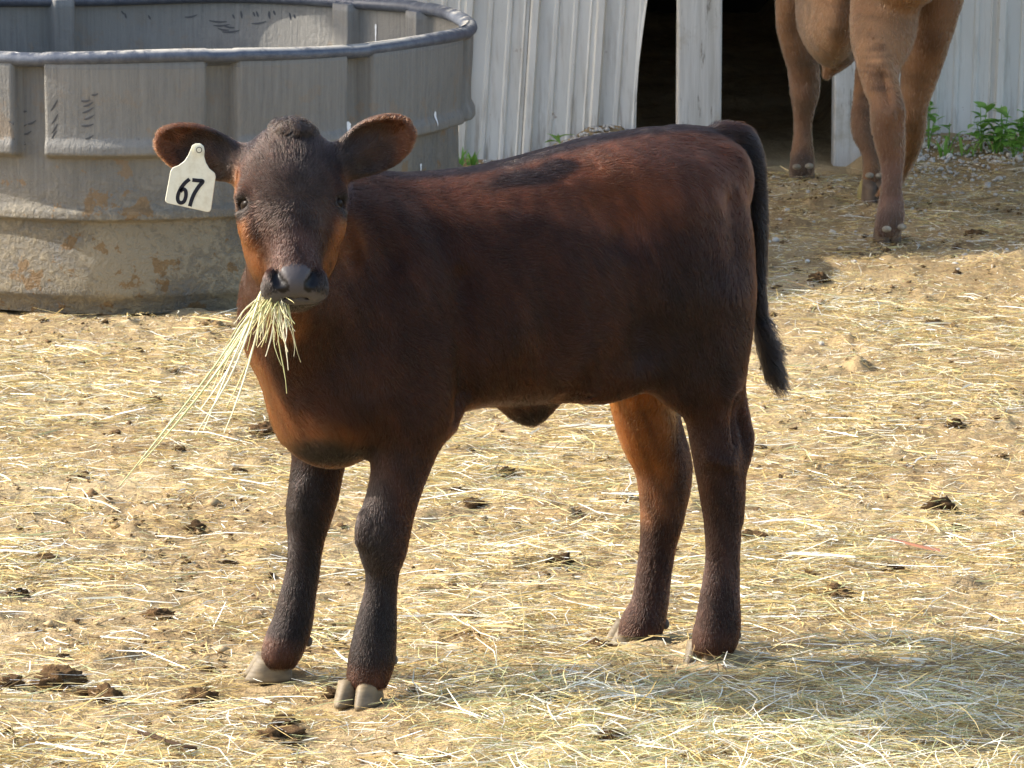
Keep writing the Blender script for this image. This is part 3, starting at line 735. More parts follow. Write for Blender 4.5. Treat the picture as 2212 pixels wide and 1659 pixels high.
bp(HP(0, .03, -.03), (.075, .07, .06), (.026, .0165, .0130), .85)
for s_ in (-1, 1): bp(HP(s_ * .072, .128, -.040), (.026, .024, .026), (.010, .0075, .0065), .95)
bp(HP(0, .284, -.040), (.070, .064, .040), (.022, .0185, .017), 1.0)
for (root, e1, e2, e3, c, tip) in EARS:
    bp(c + e1 * .04 - e3 * .004, .070, (.085, .033, .0155), .9); bp(c - e1 * .028 + e3 * .0, .052, (.022, .0145, .0115), .95)
    bp(c + e1 * .0 + e2 * .005 + e3 * .0, .033, (.035, .019, .013), .8)
# legs: darker shins, brown pasterns
for x, y, o, r in ((780, 1080, .09, .05), (785, 1150, .09, .055), (800, 1230, .09, .05), (800, 1320, .09, .055), (800, 1380, .09, .05), (640, 1060, -.09, .05), (640, 1140, -.09, .05), (640, 1220, -.09, .05), (625, 1310, -.09, .055), (615, 1370, -.09, .04)):
    bp(PL(x, y, o + .02), r, (.0125, .0082, .0070), .8)
for x, y, o in ((785, 1465, .1), (600, 1400, -.09), (1535, 1380, .09), (1375, 1370, -.08)): bp(PL(x, y, o), (.045, .05, .024), (.055, .022, .013), .7)
for x, y, o in ((1550, 1270, .09), (1405, 1290, -.08), (1555, 1180, .09)): bp(PL(x, y, o), .055, (.036, .0165, .0115), .6)
for x, y, r, o in TAIL[2:]: bp(PL(x, y, o), (.034, .05, .06), (.0095, .0074, .007), .97)
def coat(P):
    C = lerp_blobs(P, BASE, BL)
    lk = vnoise(np.stack([(P - FM) @ AXU * 95 + P[:, 2] * 40, (P - FM) @ NL * 60, P[:, 2] * 13], 1), 1, 61)[:, None]      # locks of hair
    C = C * np.where(P[:, 2:3] < .40, .80, 1.0)
    return C * (1 + .65 * (fbm(P, 12, 5, 3)[:, None] - .5)) * (1 + .4 * (vnoise(P, 55, 6)[:, None] - .5)) * (1 + .75 * (lk - .5))
def muzzle_mask(P):
    q = P - HO; x, s, nn2 = q @ HX, q @ HS / SSC, q @ HN
    pad = ((x / .034) ** 2 + ((s - .270) / .026) ** 2) < 1
    return pad & (nn2 > -.03) | ((s > .288) & (np.abs(x) < .046) & (nn2 > -.05) & (nn2 < .03))
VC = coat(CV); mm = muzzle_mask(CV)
m, n, l, b = mat('calf_hide', .7, .25)
l.new(attr(n), b.inputs['Base Color'])
ra = n.new('ShaderNodeAttribute'); ra.attribute_name = 'wet'
l.new(ramp(n, l, ra.outputs['Fac'], [(0, g3(.8)), (1, g3(.42))]), b.inputs['Roughness'])
bump(n, l, b, noise(n, l, 260, 2), .25, .002)
HIDE = m
VC[mm] = np.array((.062, .055, .056))
for s_ in (1, -1):
    for q in ((.0245, .274, -.012), (.0285, .264, -.016), (.020, .280, -.010)):
        VC[np.linalg.norm(CV - HP(s_ * q[0], q[1], q[2]), axis=1) < .0105] = (.004, .003, .003)  # near-black painted in to deepen the shade of the nostril hollows
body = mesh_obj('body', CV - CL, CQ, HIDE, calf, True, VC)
a = body.data.attributes.new('wet', 'FLOAT', 'POINT'); a.data.foreach_set('value', mm.astype(np.float32))
# fur
HC = HP(0, .13, -.06); WH = HP(.008, .128, .004)
def calf_dir(P, N):
    u = (P - FM) @ AXU; z = P[:, 2]; o = (P - FM) @ NL
    D = np.tile(AXU * .55 + np.array([0, 0, -.75]), (len(P), 1))
    top = np.interp(u, TR_[:, 0], TR_[:, 1]); near = np.clip((z - top + .10) / .08, 0, 1)[:, None]
    D = D * (1 - near) + (AXU + NL * .5 * np.sign(o)[:, None] * .6) * near
    lg = np.clip((.47 - z) / .06, 0, 1)[:, None]; D = D * (1 - lg) + np.array([0.05, 0, -1.0]) * lg
    sw = np.stack([vnoise(P, 9, 1), vnoise(P, 9, 2), vnoise(P, 9, 3)], 1) - .5
    D = D + sw * 1.3 + (np.stack([vnoise(P, 26, 41), vnoise(P, 26, 42), vnoise(P, 26, 43)], 1) - .5) * .7
    q = P - HO; s, x, nn2 = q @ HS / SSC, q @ HX, q @ HN
    hm = np.clip((.245 - np.linalg.norm((P - HC) * np.array([1, .9, .85]), axis=1)) / .05, 0, 1)[:, None] * (np.abs(x) < .10)[:, None]
    hd = P - WH; hd = unit(hd) + HS * .15 * np.sign(s - .128)[:, None]
    D = D * (1 - hm) + hd * hm
    for (root, e1, e2, e3, c, tip) in EARS:
        em = ((P - root) @ e1 > .0) & (np.linalg.norm(P - c, axis=1) < .09) & (np.abs(x) > .085)
        D[em] = e1 + .6 * e2 * np.sign((P[em] - c) @ e2)[:, None]
    return D
TP = np.array([PL(x, y, o) for x, y, r, o in TAIL])
def calf_len(P):
    z = P[:, 2]; L = np.full(len(P), .0125)
    L = np.where(z < .40, .0075, L)
    hd = np.linalg.norm(P - HC, axis=1) < .17; L = np.where(hd, .0075, L)
    q = P - HO; s = q @ HS / SSC; L = np.where(hd & (s < .06), .0125, L); L = np.where(hd & (s > .20), .0065, L)
    for (root, e1, e2, e3, c, tip) in EARS: L = np.where(np.linalg.norm(P - c, axis=1) < .085, .0085, L)
    u = (P - FM) @ AXU
    L = np.where((u > .60) & (z > .76), .021, L); L = np.where((z < .5) & (z > .40) & (u < .55), .016, L)
    td = np.min(np.linalg.norm(P[:, None, :] - TP[None, 7:, :], axis=2), 1); L = np.where(td < .035, .034, L)
    td = np.min(np.linalg.norm(P[:, None, :] - TP[None, 2:7, :], axis=2), 1); L = np.where(td < .035, .014, L)
    return L * (.8 + .4 * vnoise(P, 20, 14))
def calf_keep(P): return np.where(muzzle_mask(P), 0.0, 1.0) * np.where(np.linalg.norm(P - HC, axis=1) < .2, 1.5, 1.0)
HAIRM = hair_material('calf_hair')
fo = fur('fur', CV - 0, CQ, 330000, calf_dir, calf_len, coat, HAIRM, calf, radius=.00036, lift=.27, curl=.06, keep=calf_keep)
fo.location = -Vector(CL)
def tuft_keep(P):
    q = P - HO; s, x = q @ HS / SSC, q @ HX
    return np.where((s < .045) & (np.abs(x) < .05) & (np.linalg.norm(P - HP(.006, -.005, -.035), axis=1) < .040), 1.0, 0.0)
tf = fur('poll_tuft', CV, CQ, 4200, lambda P, N: np.tile(np.array([.1, -.3, 1.0]), (len(P), 1)) + (P - HP(0, .03, -.04)) * 10, lambda P: np.full(len(P), .014), lambda P: np.tile(np.array([.017, .0115, .009]), (len(P), 1)), HAIRM, calf, radius=.0005, lift=.9, npt=7, curl=.6, seed=8, keep=tuft_keep)
tf.location = -Vector(CL)
# eyes
m, n, l, b = mat('eye_dark', .3, .08); b.inputs['Base Color'].default_value = (.012, .008, .006, 1); EYE = m
def uvs(c, r, R=None, nu=20, nv=12):
    V = []; 
    for i in range(nv + 1):
        for j in range(nu):
            a_, b_ = math.pi * i / nv, 2 * math.pi * j / nu
            v = np.array([math.sin(a_) * math.cos(b_) * r[0], math.sin(a_) * math.sin(b_) * r[1], math.cos(a_) * r[2]])
            if R is not None: v = R.T @ v
            V.append(np.asarray(c) + v)
    return np.array(V), np.array([(i * nu + j, i * nu + (j + 1) % nu, (i + 1) * nu + (j + 1) % nu, (i + 1) * nu + j) for i in range(nv) for j in range(nu)])[:, ::-1]
for s_ in (-1, 1):
    V, Q = uvs(HP(s_ * .0625, .1245, -.042), (.0142, .0120, .0155), HR); mesh_obj('eye', V - CL, Q, EYE, calf, True)
# hooves: two claws a foot, and the dew claws behind the fetlock
m, n, l, b = mat('hoof_horn', .6, .35)
c = mix(n, l, ramp(n, l, noise(n, l, 30, 4, .6, stretch=(1, 1, 3)), [(.3, g3(0)), (.7, g3(1))]), (.095, .072, .045), (.215, .172, .108))
c = mix(n, l, ramp(n, l, noise(n, l, 14, 4), [(.52, g3(0)), (.66, g3(.7))]), c, (.20, .14, .07)); l.new(c, b.inputs['Base Color'])
bump(n, l, b, noise(n, l, 60, 3, .5, stretch=(.3, .3, 3)), .3, .003)
HORN = m
def claws(ctr, toe, ln, wd, ht, parent, pl, mt, z0=-.004, spread=.10, pitchup=0):
    toe = unit(np.array([toe[0], toe[1], 0.])); lat = np.array([-toe[1], toe[0], 0])
    for s_ in (1, -1):
        V = []; NP = 18; LV = 7
        tt = unit(toe + lat * s_ * spread)
        ll = np.array([-tt[1], tt[0], 0])
        for li in range(LV):
            t = li / (LV - 1)
            for a_ in range(NP):
                an = 2 * math.pi * a_ / NP
                f = math.cos(an); g = math.sin(an)
                ff = ln * .5 * (abs(f) ** .85 * (1 if f > 0 else -1)); gg = wd * .5 * (abs(g) ** .8) * (1 if g > 0 else -1)
                if g * s_ < 0: gg *= .80
                if f > 0: gg *= (1 - .42 * f * f)
                ff *= (1 - .62 * t) if f > 0 else (1 - .06 * t)
                if li == 0: ff *= .94; gg *= .92
                gg *= (1 - .06 * t)
                zz_ = z0 + ht * t * (1.0 + .16 * f * t) * (1 if li < LV - 1 else 1.0)
                V.append(ctr + tt * (ff + pitchup * 0) + ll * (gg + s_ * wd * .41 * (1 - .12 * t)) + np.array([0, 0, zz_]))
        V.append(ctr + tt * (-ln * .2) + ll * s_ * wd * .45 + np.array([0, 0, z0 + ht * 1.02])); V.append(ctr + ll * s_ * wd * .45 + np.array([0, 0, z0]))
        Fc = [(a * NP + i, a * NP + (i + 1) % NP, (a + 1) * NP + (i + 1) % NP, (a + 1) * NP + i) for a in range(LV - 1) for i in range(NP)]
        Fc += [((LV - 1) * NP + i, (LV - 1) * NP + (i + 1) % NP, LV * NP) for i in range(NP)] + [((i + 1) % NP, i, LV * NP + 1) for i in range(NP)]
        mesh_obj('hoof', np.array(V) - pl, Fc, mt, parent, True)
def dew(c, r, parent, pl, mt):
    V, Q = uvs(c, r, None, 10, 7); mesh_obj('dewclaw', V - pl, Q, mt, parent, True)
for (px, py), toe in (((783, 1512), (-.42, -.9)), ((598, 1460), (-.99, -.12)), ((1535, 1425), (-.5, -.86)), ((1376, 1386), (-.97, -.22))):
    g = G(px, py); claws(g + unit(np.array([toe[0], toe[1], 0.])) * .016, toe, .080, .040, .035, calf, CL, HORN, spread=.02)
m, n, l, b = mat('dew_claw', .6, .3); b.inputs['Base Color'].default_value = (.09, .07, .055, 1); CH2 = m
for x, y, o in ((850, 1425, .100), (666, 1385, -.09), (1592, 1372, .095), (1437, 1348, -.075)): dew(PL(x, y, o), (.007, .007, .009), calf, CL, CH2)

# ================================================================== EAR TAG
m, n, l, b = mat('tag_plastic', .45, .4)
c = mix(n, l, ramp(n, l, noise(n, l, 60, 5, .7), [(.45, g3(0)), (.7, g3(.6))]), (.70, .68, .54), (.52, .47, .33)); l.new(c, b.inputs['Base Color'])
TAGM = m
m, n, l, b = mat('tag_ink', .6, .3); b.inputs['Base Color'].default_value = (.008, .009, .016, 1); INK = m
YT = EARS[0][4][1] - .030
tg = empty('ear_tag', tuple(AT(428, 322, YT))); TL = np.array(tg.location)
tag(tg, 'cream plastic ear tag printed 67 hanging from the calf\'s ear', 'ear tag')
def slab(name, pts, y0, th_, mt, parent, pl):
    n_ = len(pts); A = [AT(x, y, y0) for x, y in pts]; B = [p + np.array([0, th_, 0]) for p in A]
    return mesh_obj(name, np.array(A + B) - pl, [tuple(range(n_))[::-1], tuple(range(n_, 2 * n_))] + [(i, (i + 1) % n_, n_ + (i + 1) % n_, n_ + i) for i in range(n_)], mt, parent)
pts = [(412, 322), (415, 314), (423, 310), (433, 310), (440, 316), (442, 326), (441, 338), (445, 352), (452, 364), (464, 374), (466, 382), (456, 452), (453, 457), (448, 458), (362, 439), (357, 435), (357, 430), (368, 370), (373, 362), (386, 357), (398, 348), (406, 336)]
plate = o = slab('tag_plate', pts, YT, .0022, TAGM, tg, TL); bv = o.modifiers.new('edge', 'BEVEL'); bv.width = .0006
for rr, dy, mt in ((11, -.0030, TAGM), (6.5, -.0045, INK), (5, -.0055, TAGM)):
    slab('tag_button', [(430 + rr * math.cos(a), 324 + rr * math.sin(a)) for a in np.linspace(0, 2 * math.pi, 20)[:-1]], YT + dy, -dy + .001, mt, tg, TL)
def stroke(name, pts, wd):
    P = np.array([((380 + x * .3797) / 1.2731, (280 + y * .3797) / 1.2731) for x, y in pts]); wd = wd * .3797 / 1.2731
    P2 = []
    for i in range(len(P) - 1):
        p0, p1, p2, p3 = P[max(i - 1, 0)], P[i], P[i + 1], P[min(i + 2, len(P) - 1)]
        for j in range(6):
            t = j / 6; P2.append(.5 * (2 * p1 + (p2 - p0) * t + (2 * p0 - 5 * p1 + 4 * p2 - p3) * t * t + (3 * p1 - p0 - 3 * p2 + p3) * t ** 3))
    P2.append(P[-1]); P2 = np.array(P2); d = unit(np.gradient(P2, axis=0)); nn2 = np.stack([-d[:, 1], d[:, 0]], 1) * wd / 2
    V = []
    for p_, q_ in zip(P2, nn2): V += [AT(*(p_ + q_), YT - .0006) - TL, AT(*(p_ - q_), YT - .0006) - TL]
    return V, [(2 * a, 2 * a + 1, 2 * a + 3, 2 * a + 2) for a in range(len(P2) - 1)]
V, Fc = stroke('digit', [(372, 560), (335, 592), (302, 640), (286, 690), (292, 722), (312, 732), (334, 718), (346, 680), (343, 645), (325, 632), (305, 650)], 27); mesh_obj('digit', V, Fc, INK, plate)
V, Fc = stroke('digit', [(392, 566), (430, 570), (468, 576), (440, 612), (408, 662), (388, 708), (374, 757)], 28); mesh_obj('digit', V, Fc, INK, plate)

# ================================================================== HAY IN THE MOUTH
hay = empty('hay_wisp', tuple(HP(-.02, .283, -.03))); HL = np.array(hay.location)
tag(hay, 'wisp of pale hay stalks hanging from the calf\'s mouth', 'hay')
def stalk(P, R, colr):
    P = np.array(P); n_ = len(P); V = []; d = unit(np.gradient(P, axis=0)); s1 = unit(np.cross(d, [0.1, 1, .2])); s2 = np.cross(d, s1)
    for i in range(n_):
        for a in range(4):
            an = math.pi / 2 * a; V.append(P[i] + R * (1 if i < n_ - 2 else .6) * (s1[i] * math.cos(an) + .55 * s2[i] * math.sin(an)))
    Fc = [(i * 4 + a, i * 4 + (a + 1) % 4, (i + 1) * 4 + (a + 1) % 4, (i + 1) * 4 + a) for i in range(n_ - 1) for a in range(4)]
    return mesh_obj('stalk', np.array(V) - HL, Fc, STRAW, hay, True, np.tile(colr, (len(V), 1)))
ends = [(258, 1050), (300, 1005), (428, 940), (438, 885), (395, 900), (484, 935), (488, 880), (470, 790), (480, 745), (500, 700), (513, 690), (505, 730), (452, 842), (520, 745), (440, 930), (465, 850), (495, 800),
        (618, 850), (650, 783), (636, 716), (628, 690), (600, 745), (560, 750), (575, 770), (585, 700), (612, 735), (622, 760), (634, 770), (607, 690), (565, 700), (548, 720), (590, 735), (600, 650), (640, 700), (555, 690), (635, 655), (570, 660), (530, 700), (622, 800), (605, 790)]
sr = random.Random(4)
for ei in range(84):
    if ei < len(ends): ex, ey = ends[ei]
    else: ex, ey = sr.choice([(sr.uniform(560, 630), sr.uniform(660, 740)), (sr.uniform(500, 580), sr.uniform(680, 760))])
    tx = (ex - 590) / 120
    sxp = 597 + 26 * max(-1.0, min(1.3, tx)) + sr.uniform(-9, 9); syp = 628 + sr.uniform(-3, 8)
    y0 = HP(-.02, .28, -.035)[1] + .012; y1 = y0 - .03 + sr.uniform(-.03, .03) - (.10 if ey > 900 else 0)
    P = []
    sag = sr.uniform(-26, 26); wob = sr.uniform(0, 6); kink = sr.uniform(0, 7)
    for kx in range(9):
        t = kx / 8
        bx = sxp + (ex - sxp) * t ** 1.08 + sag * math.sin(math.pi * t) * .4 + (16 * math.sin(math.pi * t) if tx < -2 else 0) + kink * t * math.sin(wob + 6 * t)
        by = syp + (ey - syp) * t
        P.append(AT(bx, by, y0 + (y1 - y0) * t))
    cc = random.choice([(.78, .72, .46), (.62, .56, .28), (.58, .60, .30), (.82, .78, .58)])
    stalk(P, sr.uniform(.0005, .0011) if ey < 870 else .0014, cc)

# ================================================================== COW (walking away into the barn door)
def c7(x, y): return ((2050 + x * .434) / 1.2731, y * .434 / 1.2731)
CO = np.array([.96, 12.4, 0]); cow = empty('cow', tuple(CO))
tag(cow, 'tan brown cow walking away into the barn doorway', 'cow')
vol = Vol((.45, 11.45, .03), (1.5, 14.35, 1.36), .0072)
def W7(x, y, Y): return AT(*c7(x, y), Y)
def cleg(rows, k=.022, sh=-1.5):
    P = [W7(x, y, Y) for x, y, r, Y in rows]; R = [(r * .434 / 1.2731 - sh) / pxm(p) for (x, y, r, Y), p in zip(rows, P)]
    vol.chain(P, R, k)
cleg([(880, 20, 205, 12.08), (876, 150, 205, 12.02), (868, 250, 190, 11.97), (856, 330, 160, 11.93), (848, 410, 132, 11.91), (850, 490, 112, 11.89), (866, 570, 100, 11.86), (890, 640, 96, 11.84), (899, 710, 101, 11.83), (904, 800, 100, 11.84), (917, 900, 88, 11.85), (928, 1000, 74, 11.86), (928, 1100, 60, 11.86), (925, 1200, 60, 11.86), (924, 1280, 72, 11.86), (919, 1370, 82, 11.85), (908, 1450, 78, 11.85)])
cleg([(875, 430, 60, 11.85), (905, 540, 40, 11.83), (932, 650, 44, 11.80), (940, 720, 50, 11.80)], k=.03)
cleg([(1235, 0, 140, 12.2), (1195, 180, 120, 12.2), (1165, 300, 112, 12.22), (1122, 400, 122, 12.25), (1100, 500, 108, 12.27), (1078, 600, 92, 12.28), (1066, 700, 80, 12.29), (1064, 800, 72, 12.34), (1050, 900, 62, 12.42), (1020, 1000, 52, 12.5), (975, 1100, 48, 12.58), (900, 1210, 46, 12.63), (845, 1310, 46, 12.66)])
cleg([(310, 0, 112, 13.05), (305, 150, 105, 13.08), (345, 300, 108, 13.1), (365, 400, 96, 13.12), (373, 500, 90, 13.14), (376, 580, 86, 13.14), (372, 680, 64, 13.15), (366, 760, 52, 13.16), (364, 860, 52, 13.16), (361, 960, 64, 13.16), (360, 1030, 72, 13.15), (355, 1070, 70, 13.15)])
cleg([(790, 350, 80, 13.0), (770, 480, 68, 12.95), (752, 620, 62, 12.9), (742, 760, 68, 12.85), (752, 850, 64, 12.82), (790, 950, 52, 12.8), (803, 1050, 52, 12.78), (806, 1110, 58, 12.76), (795, 1170, 52, 12.75)])
# body
vol.chain([(1.03, 12.02, .98), (.99, 12.4, .93), (.95, 12.8, .90), (.91, 13.15, .92)], [.22, .27, .27, .23], .08)
vol.ell(W7(530, 60, 12.55), (.088, .34, .145), None, .05)
vol.ell((.98, 12.45, .84), (.17, .5, .20), None, .06)
vol.ell((1.03, 11.98, .84), (.14, .22, .22), None, .05)
vol.ell(W7(590, 300, 12.6), (.05, .12, .055), None, .04)
vol.chain([W7(575, 380, 12.62), W7(540, 440, 12.62), W7(512, 480, 12.62)], [.026, .018, .013], .03)
vol.chain([(.90, 13.2, .98), (.85, 13.5, 1.05), (.80, 13.72, 1.02)], [.17, .13, .11], .06)       # neck
vol.chain([(.79, 13.75, 1.06), (.775, 13.93, .95), (.77, 14.08, .84)], [.10, .085, .06], .04)     # head
for s_ in (-1, 1): vol.chain([(.785 + s_ * .08, 13.74, 1.10), (.785 + s_ * .19, 13.72, 1.08)], [.03, .035], .02)
vol.chain([(1.04, 11.9, 1.2), (1.05, 11.76, 1.12), (1.045, 11.72, .9), (1.045, 11.73, .78)], [.04, .032, .022, .02], .02)
V, Q = vol.mesh(2); del vol
def w7(pts): return [W7(*p_) for p_ in pts]
V = relief(V, Q, [(w7([(865, 480, 11.83), (880, 570, 11.80), (900, 650, 11.77)]), -.014, .018), (w7([(1085, 200, 11.9), (1040, 330, 11.85), (985, 400, 11.83)]), -.016, .02), (w7([(940, 640, 11.75), (945, 720, 11.74)]), .014, .022),
    (w7([(985, 730, 11.78), (1000, 900, 11.8)]), -.008, .015), (w7([(880, 900, 11.78), (900, 1150, 11.79)]), .006, .014), (w7([(935, 900, 11.78), (935, 1250, 11.79)]), -.007, .010), (w7([(965, 900, 11.78), (955, 1250, 11.79)]), .005, .010),
    (w7([(350, 150, 12.95), (360, 300, 12.95)]), -.012, .03), (w7([(400, 500, 13.05), (390, 620, 13.05)]), .010, .03), (w7([(820, 60, 11.82), (800, 200, 11.8)]), -.012, .03), (w7([(700, 100, 12.2), (690, 300, 12.2)]), -.014, .03)])
V = V + unit(V - V.mean(0)) * ((fbm(V, 9, 50, 3) - .5) * .014 + (fbm(V * np.array([1, 1, 3.5]), 16, 52, 2) - .5) * .003)[:, None]
CB = []
def cbp(x, y, Y, r, colr, a): CB.append((W7(x, y, Y), r, colr, a))
cbp(870, 120, 11.8, .16, (.22, .122, .06), .7); cbp(560, 120, 12.3, .17, (.21, .115, .056), .6)
cbp(815, 160, 11.8, (.03, .1, .05), (.10, .05, .025), .8); cbp(800, 240, 11.8, (.03, .1, .03), (.10, .05, .025), .7)
rcw = random.Random(2)
for y in range(290, 600, 24): cbp(840 + rcw.uniform(-60, 40), y + rcw.uniform(-8, 8), 11.8, (rcw.uniform(.025, .055), .12, rcw.uniform(.003, .0065)), (.08, .042, .022), rcw.uniform(.4, .85))  # dark streaks painting the shade of thigh wrinkles into the coat
cbp(935, 800, 11.75, .10, (.135, .068, .036), .7); cbp(925, 1000, 11.8, .12, (.14, .075, .045), .7); cbp(920, 1250, 11.8, .12, (.125, .07, .05), .8)
cbp(400, 600, 13.1, .14, (.15, .08, .045), .7); cbp(360, 900, 13.1, .14, (.14, .075, .042), .7); cbp(750, 800, 12.8, .12, (.12, .068, .04), .7)
cbp(620, 330, 12.55, (.06, .1, .04), (.08, .045, .028), .85); cbp(310, 250, 12.95, (.03, .1, .1), (.11, .06, .034), .7); cbp(1150, 300, 12.1, (.07, .12, .05), (.115, .058, .03), .7)
cbp(350, 1070, 13.1, .06, (.06, .04, .03), .9); cbp(910, 1450, 11.8, .06, (.085, .052, .04), .8)
def ccoat(P):
    C = lerp_blobs(P, (.165, .085, .040), CB) * (1 + .7 * (fbm(P, 8, 15, 4)[:, None] - .5))
    Pz = P * np.array([1, 1, 4.5]); wr = np.clip((fbm(Pz, 14, 71, 3) - .56) * 5, 0, 1)[:, None] * .45      # wrinkle lines: shade of skin folds painted dark into the coat
    dr = np.clip((fbm(P, 17, 81, 3) - .58) * 6, 0, 1)[:, None] * .4
    C = C * (1 - wr) + np.array((.075, .046, .027)) * wr
    return C * (1 - dr) + np.array((.11, .075, .045)) * dr
COWC = ccoat(V)
mesh_obj('body', V - CO, Q, HIDE, cow, True, COWC)
def cow_dir(P, N):
    D = np.tile(np.array([0, -.25, -1.0]), (len(P), 1)); return D + (np.stack([vnoise(P, 5, 1), vnoise(P, 5, 2), vnoise(P, 5, 3)], 1) - .5) * .9
fo = fur('fur', V, Q, 150000, cow_dir, lambda P: np.full(len(P), .013), ccoat, hair_material('cow_hair', .4), cow, radius=.0006, lift=.5, npt=4, seed=3)
fo.location = -Vector(CO)
m, n, l, b = mat('cow_horn', .65, .3)
c = mix(n, l, ramp(n, l, noise(n, l, 25, 4), [(.35, g3(0)), (.65, g3(1))]), (.075, .05, .036), (.13, .095, .065)); l.new(c, b.inputs['Base Color']); CHORN = m
m, n, l, b = mat('dew_horn', .6, .3)
c = mix(n, l, ramp(n, l, noise(n, l, 60, 4), [(.4, g3(0)), (.65, g3(1))]), (.27, .24, .18), (.15, .125, .09)); l.new(c, b.inputs['Base Color']); DHORN = m
for (x, y), Y in (((1912, 522), 0), ((1728, 388), 0), ((1884, 442), 0)):
    g = G(x, y); claws(g + np.array([.006, .0, 0]), (-.12, 1), .10, .041, .07, cow, CO, CHORN)
g = W7(795, 1235, 12.76); m, n, l, b = mat('muddy_sole', .8, .2); b.inputs['Base Color'].default_value = (.24, .20, .08, 1)
for s_ in (-1, 1):
    V, Q = uvs(g + np.array([s_ * .015 - .003, 0, 0]), (.020, .022, .048), None, 14, 9); mesh_obj('hoof', V - CO, Q, m, cow, True)
for x, y, Y in ((325, 1058, 13.06), (405, 1052, 13.06), (895, 1452, 11.755), (992, 1438, 11.80), (786, 1112, 12.69), (852, 1114, 12.69), (828, 1330, 12.61)):
    dew(W7(x, y, Y + .006), (.0125, .012, .0085), cow, CO, DHORN)

# ================================================================== DUNG CLODS, STONES, TWIG, STRAP
m, n, l, b = mat('dry_dung', .95, .1)
c = ramp(n, l, noise(n, l, 60, 5, .7), [(.3, (.05, .029, .014)), (.55, (.115, .068, .032)), (.75, (.23, .15, .07))]); l.new(c, b.inputs['Base Color'])
bump(n, l, b, noise(n, l, 90, 5, .7), .9, .01); DUNG = m
m, n, l, b = mat('pale_stone', .85, .2)
c = ramp(n, l, noise(n, l, 20, 4), [(.3, (.34, .32, .28)), (.7, (.58, .555, .51))]); l.new(c, b.inputs['Base Color']); STONE = m
import bmesh
def lump(name, r, seed, amp, sub=4, flat=.6, sc=22, crumb=True):
    bm = bmesh.new(); bmesh.ops.create_icosphere(bm, subdivisions=sub, radius=1)
    P = np.array([v.co for v in bm.verts]); d = 1 + amp * (fbm(P * 1.0 + seed * 3.1, 1.6, seed, 4) - .5) * 2 + (amp * ((vnoise(P + seed, 4, seed) - .5) * .9 + (vnoise(P + seed, 9, seed + 1) - .5) * .7) if crumb else 0)
    P = P * d[:, None] * r * np.array([1, .85, flat])
    for v, p_ in zip(bm.verts, P): v.co = p_
    me = bpy.data.meshes.new(name); bm.to_mesh(me); bm.free()
    me.polygons.foreach_set('use_smooth', [crumb] * len(me.polygons)); return me
def put(name, me, mt, x, y, dz=0, rz_=0, s=1):
    if not me.materials: me.materials.append(mt)
    o = bpy.data.objects.new(name, me); link(o); g = G(x, y); o.location = (g[0], g[1], gz(g[0], g[1]) + dz); o.rotation_euler = (0, 0, rz_); o.scale = (s, s, s)
    return o
big = [(125, 1478, 42, 'largest dark dung clod beside a flat one at the yard edge'), (22, 1490, 26, 'dark dung clod lying left of the biggest heap'), (225, 1500, 40, 'low dung clod half covered by straw next to the biggest heap'), (430, 1500, 32, 'flat dung clod behind the mixed hay and dung heap'),
       (340, 1328, 26, 'single small dark dung clod on open straw behind the biggest heap'), (575, 940, 30, 'brown dung clod beside the calf\'s far front leg'), (600, 1575, 62, 'wide heap of dung and hay in front of the calf\'s forefeet'), (950, 1630, 22, 'dark furry dung clod in the foreground straw'), (905, 1632, 12, 'tiny dung clod next to the dark furry one'),
       (1815, 1290, 28, 'rounded tan dirt clod on straw behind the calf'), (1625, 1172, 26, 'dusty clod just behind the calf\'s hind leg'), (330, 880, 25, 'brown dung clod in front of the water tank'), (1290, 1405, 32, 'crumbly clod in front of the calf\'s far hind hoof'),
       (1095, 1020, 22, 'small clod under the calf\'s belly'), (1020, 1338, 18, 'flat dark clod between the calf\'s front and hind legs'), (740, 905, 16, 'small clod under the calf\'s brisket'), (1770, 610, 20, 'dark flat dung pat at the edge of the barn\'s shade'), (2110, 507, 18, 'small dark dung pat in the barn\'s shade'), (1350, 1075, 18, 'small dirt clod in front of the calf\'s far hind shin')]
for i, (x, y, r, lab) in enumerate(big):
    g = G(x, y); s0 = pxm(g)
    o = put('dung_clod', lump('dung_clod', r * 1.12 / s0, i + 3, .66, 4, .34 if r > 50 else .55), DUNG, x, y + r * .15, r / s0 * (.05 if r > 50 else .18), i * 1.3)
    tag(o, lab, 'dung', 'dung clods lying in the yard')
protos = [lump('dirt_clod', 1, 60 + i, .75, 3, .5) for i in range(5)]
rc = random.Random(9)
for i in range(85):
    y = rc.uniform(560, 1640); x = rc.uniform(10, 2200)
    g = G(x, y)
    if math.hypot(g[0] - TC[0], g[1] - TC[1]) < .95: continue
    o = put('dirt_clod', protos[i % 5], DUNG, x, y, .003, rc.uniform(0, 6), rc.choice([.007, .009, .011, .014, .019, .026]))
    tag(o, 'small crumbly clod of dung or dirt among the straw', 'clod', 'small clods scattered among the straw')
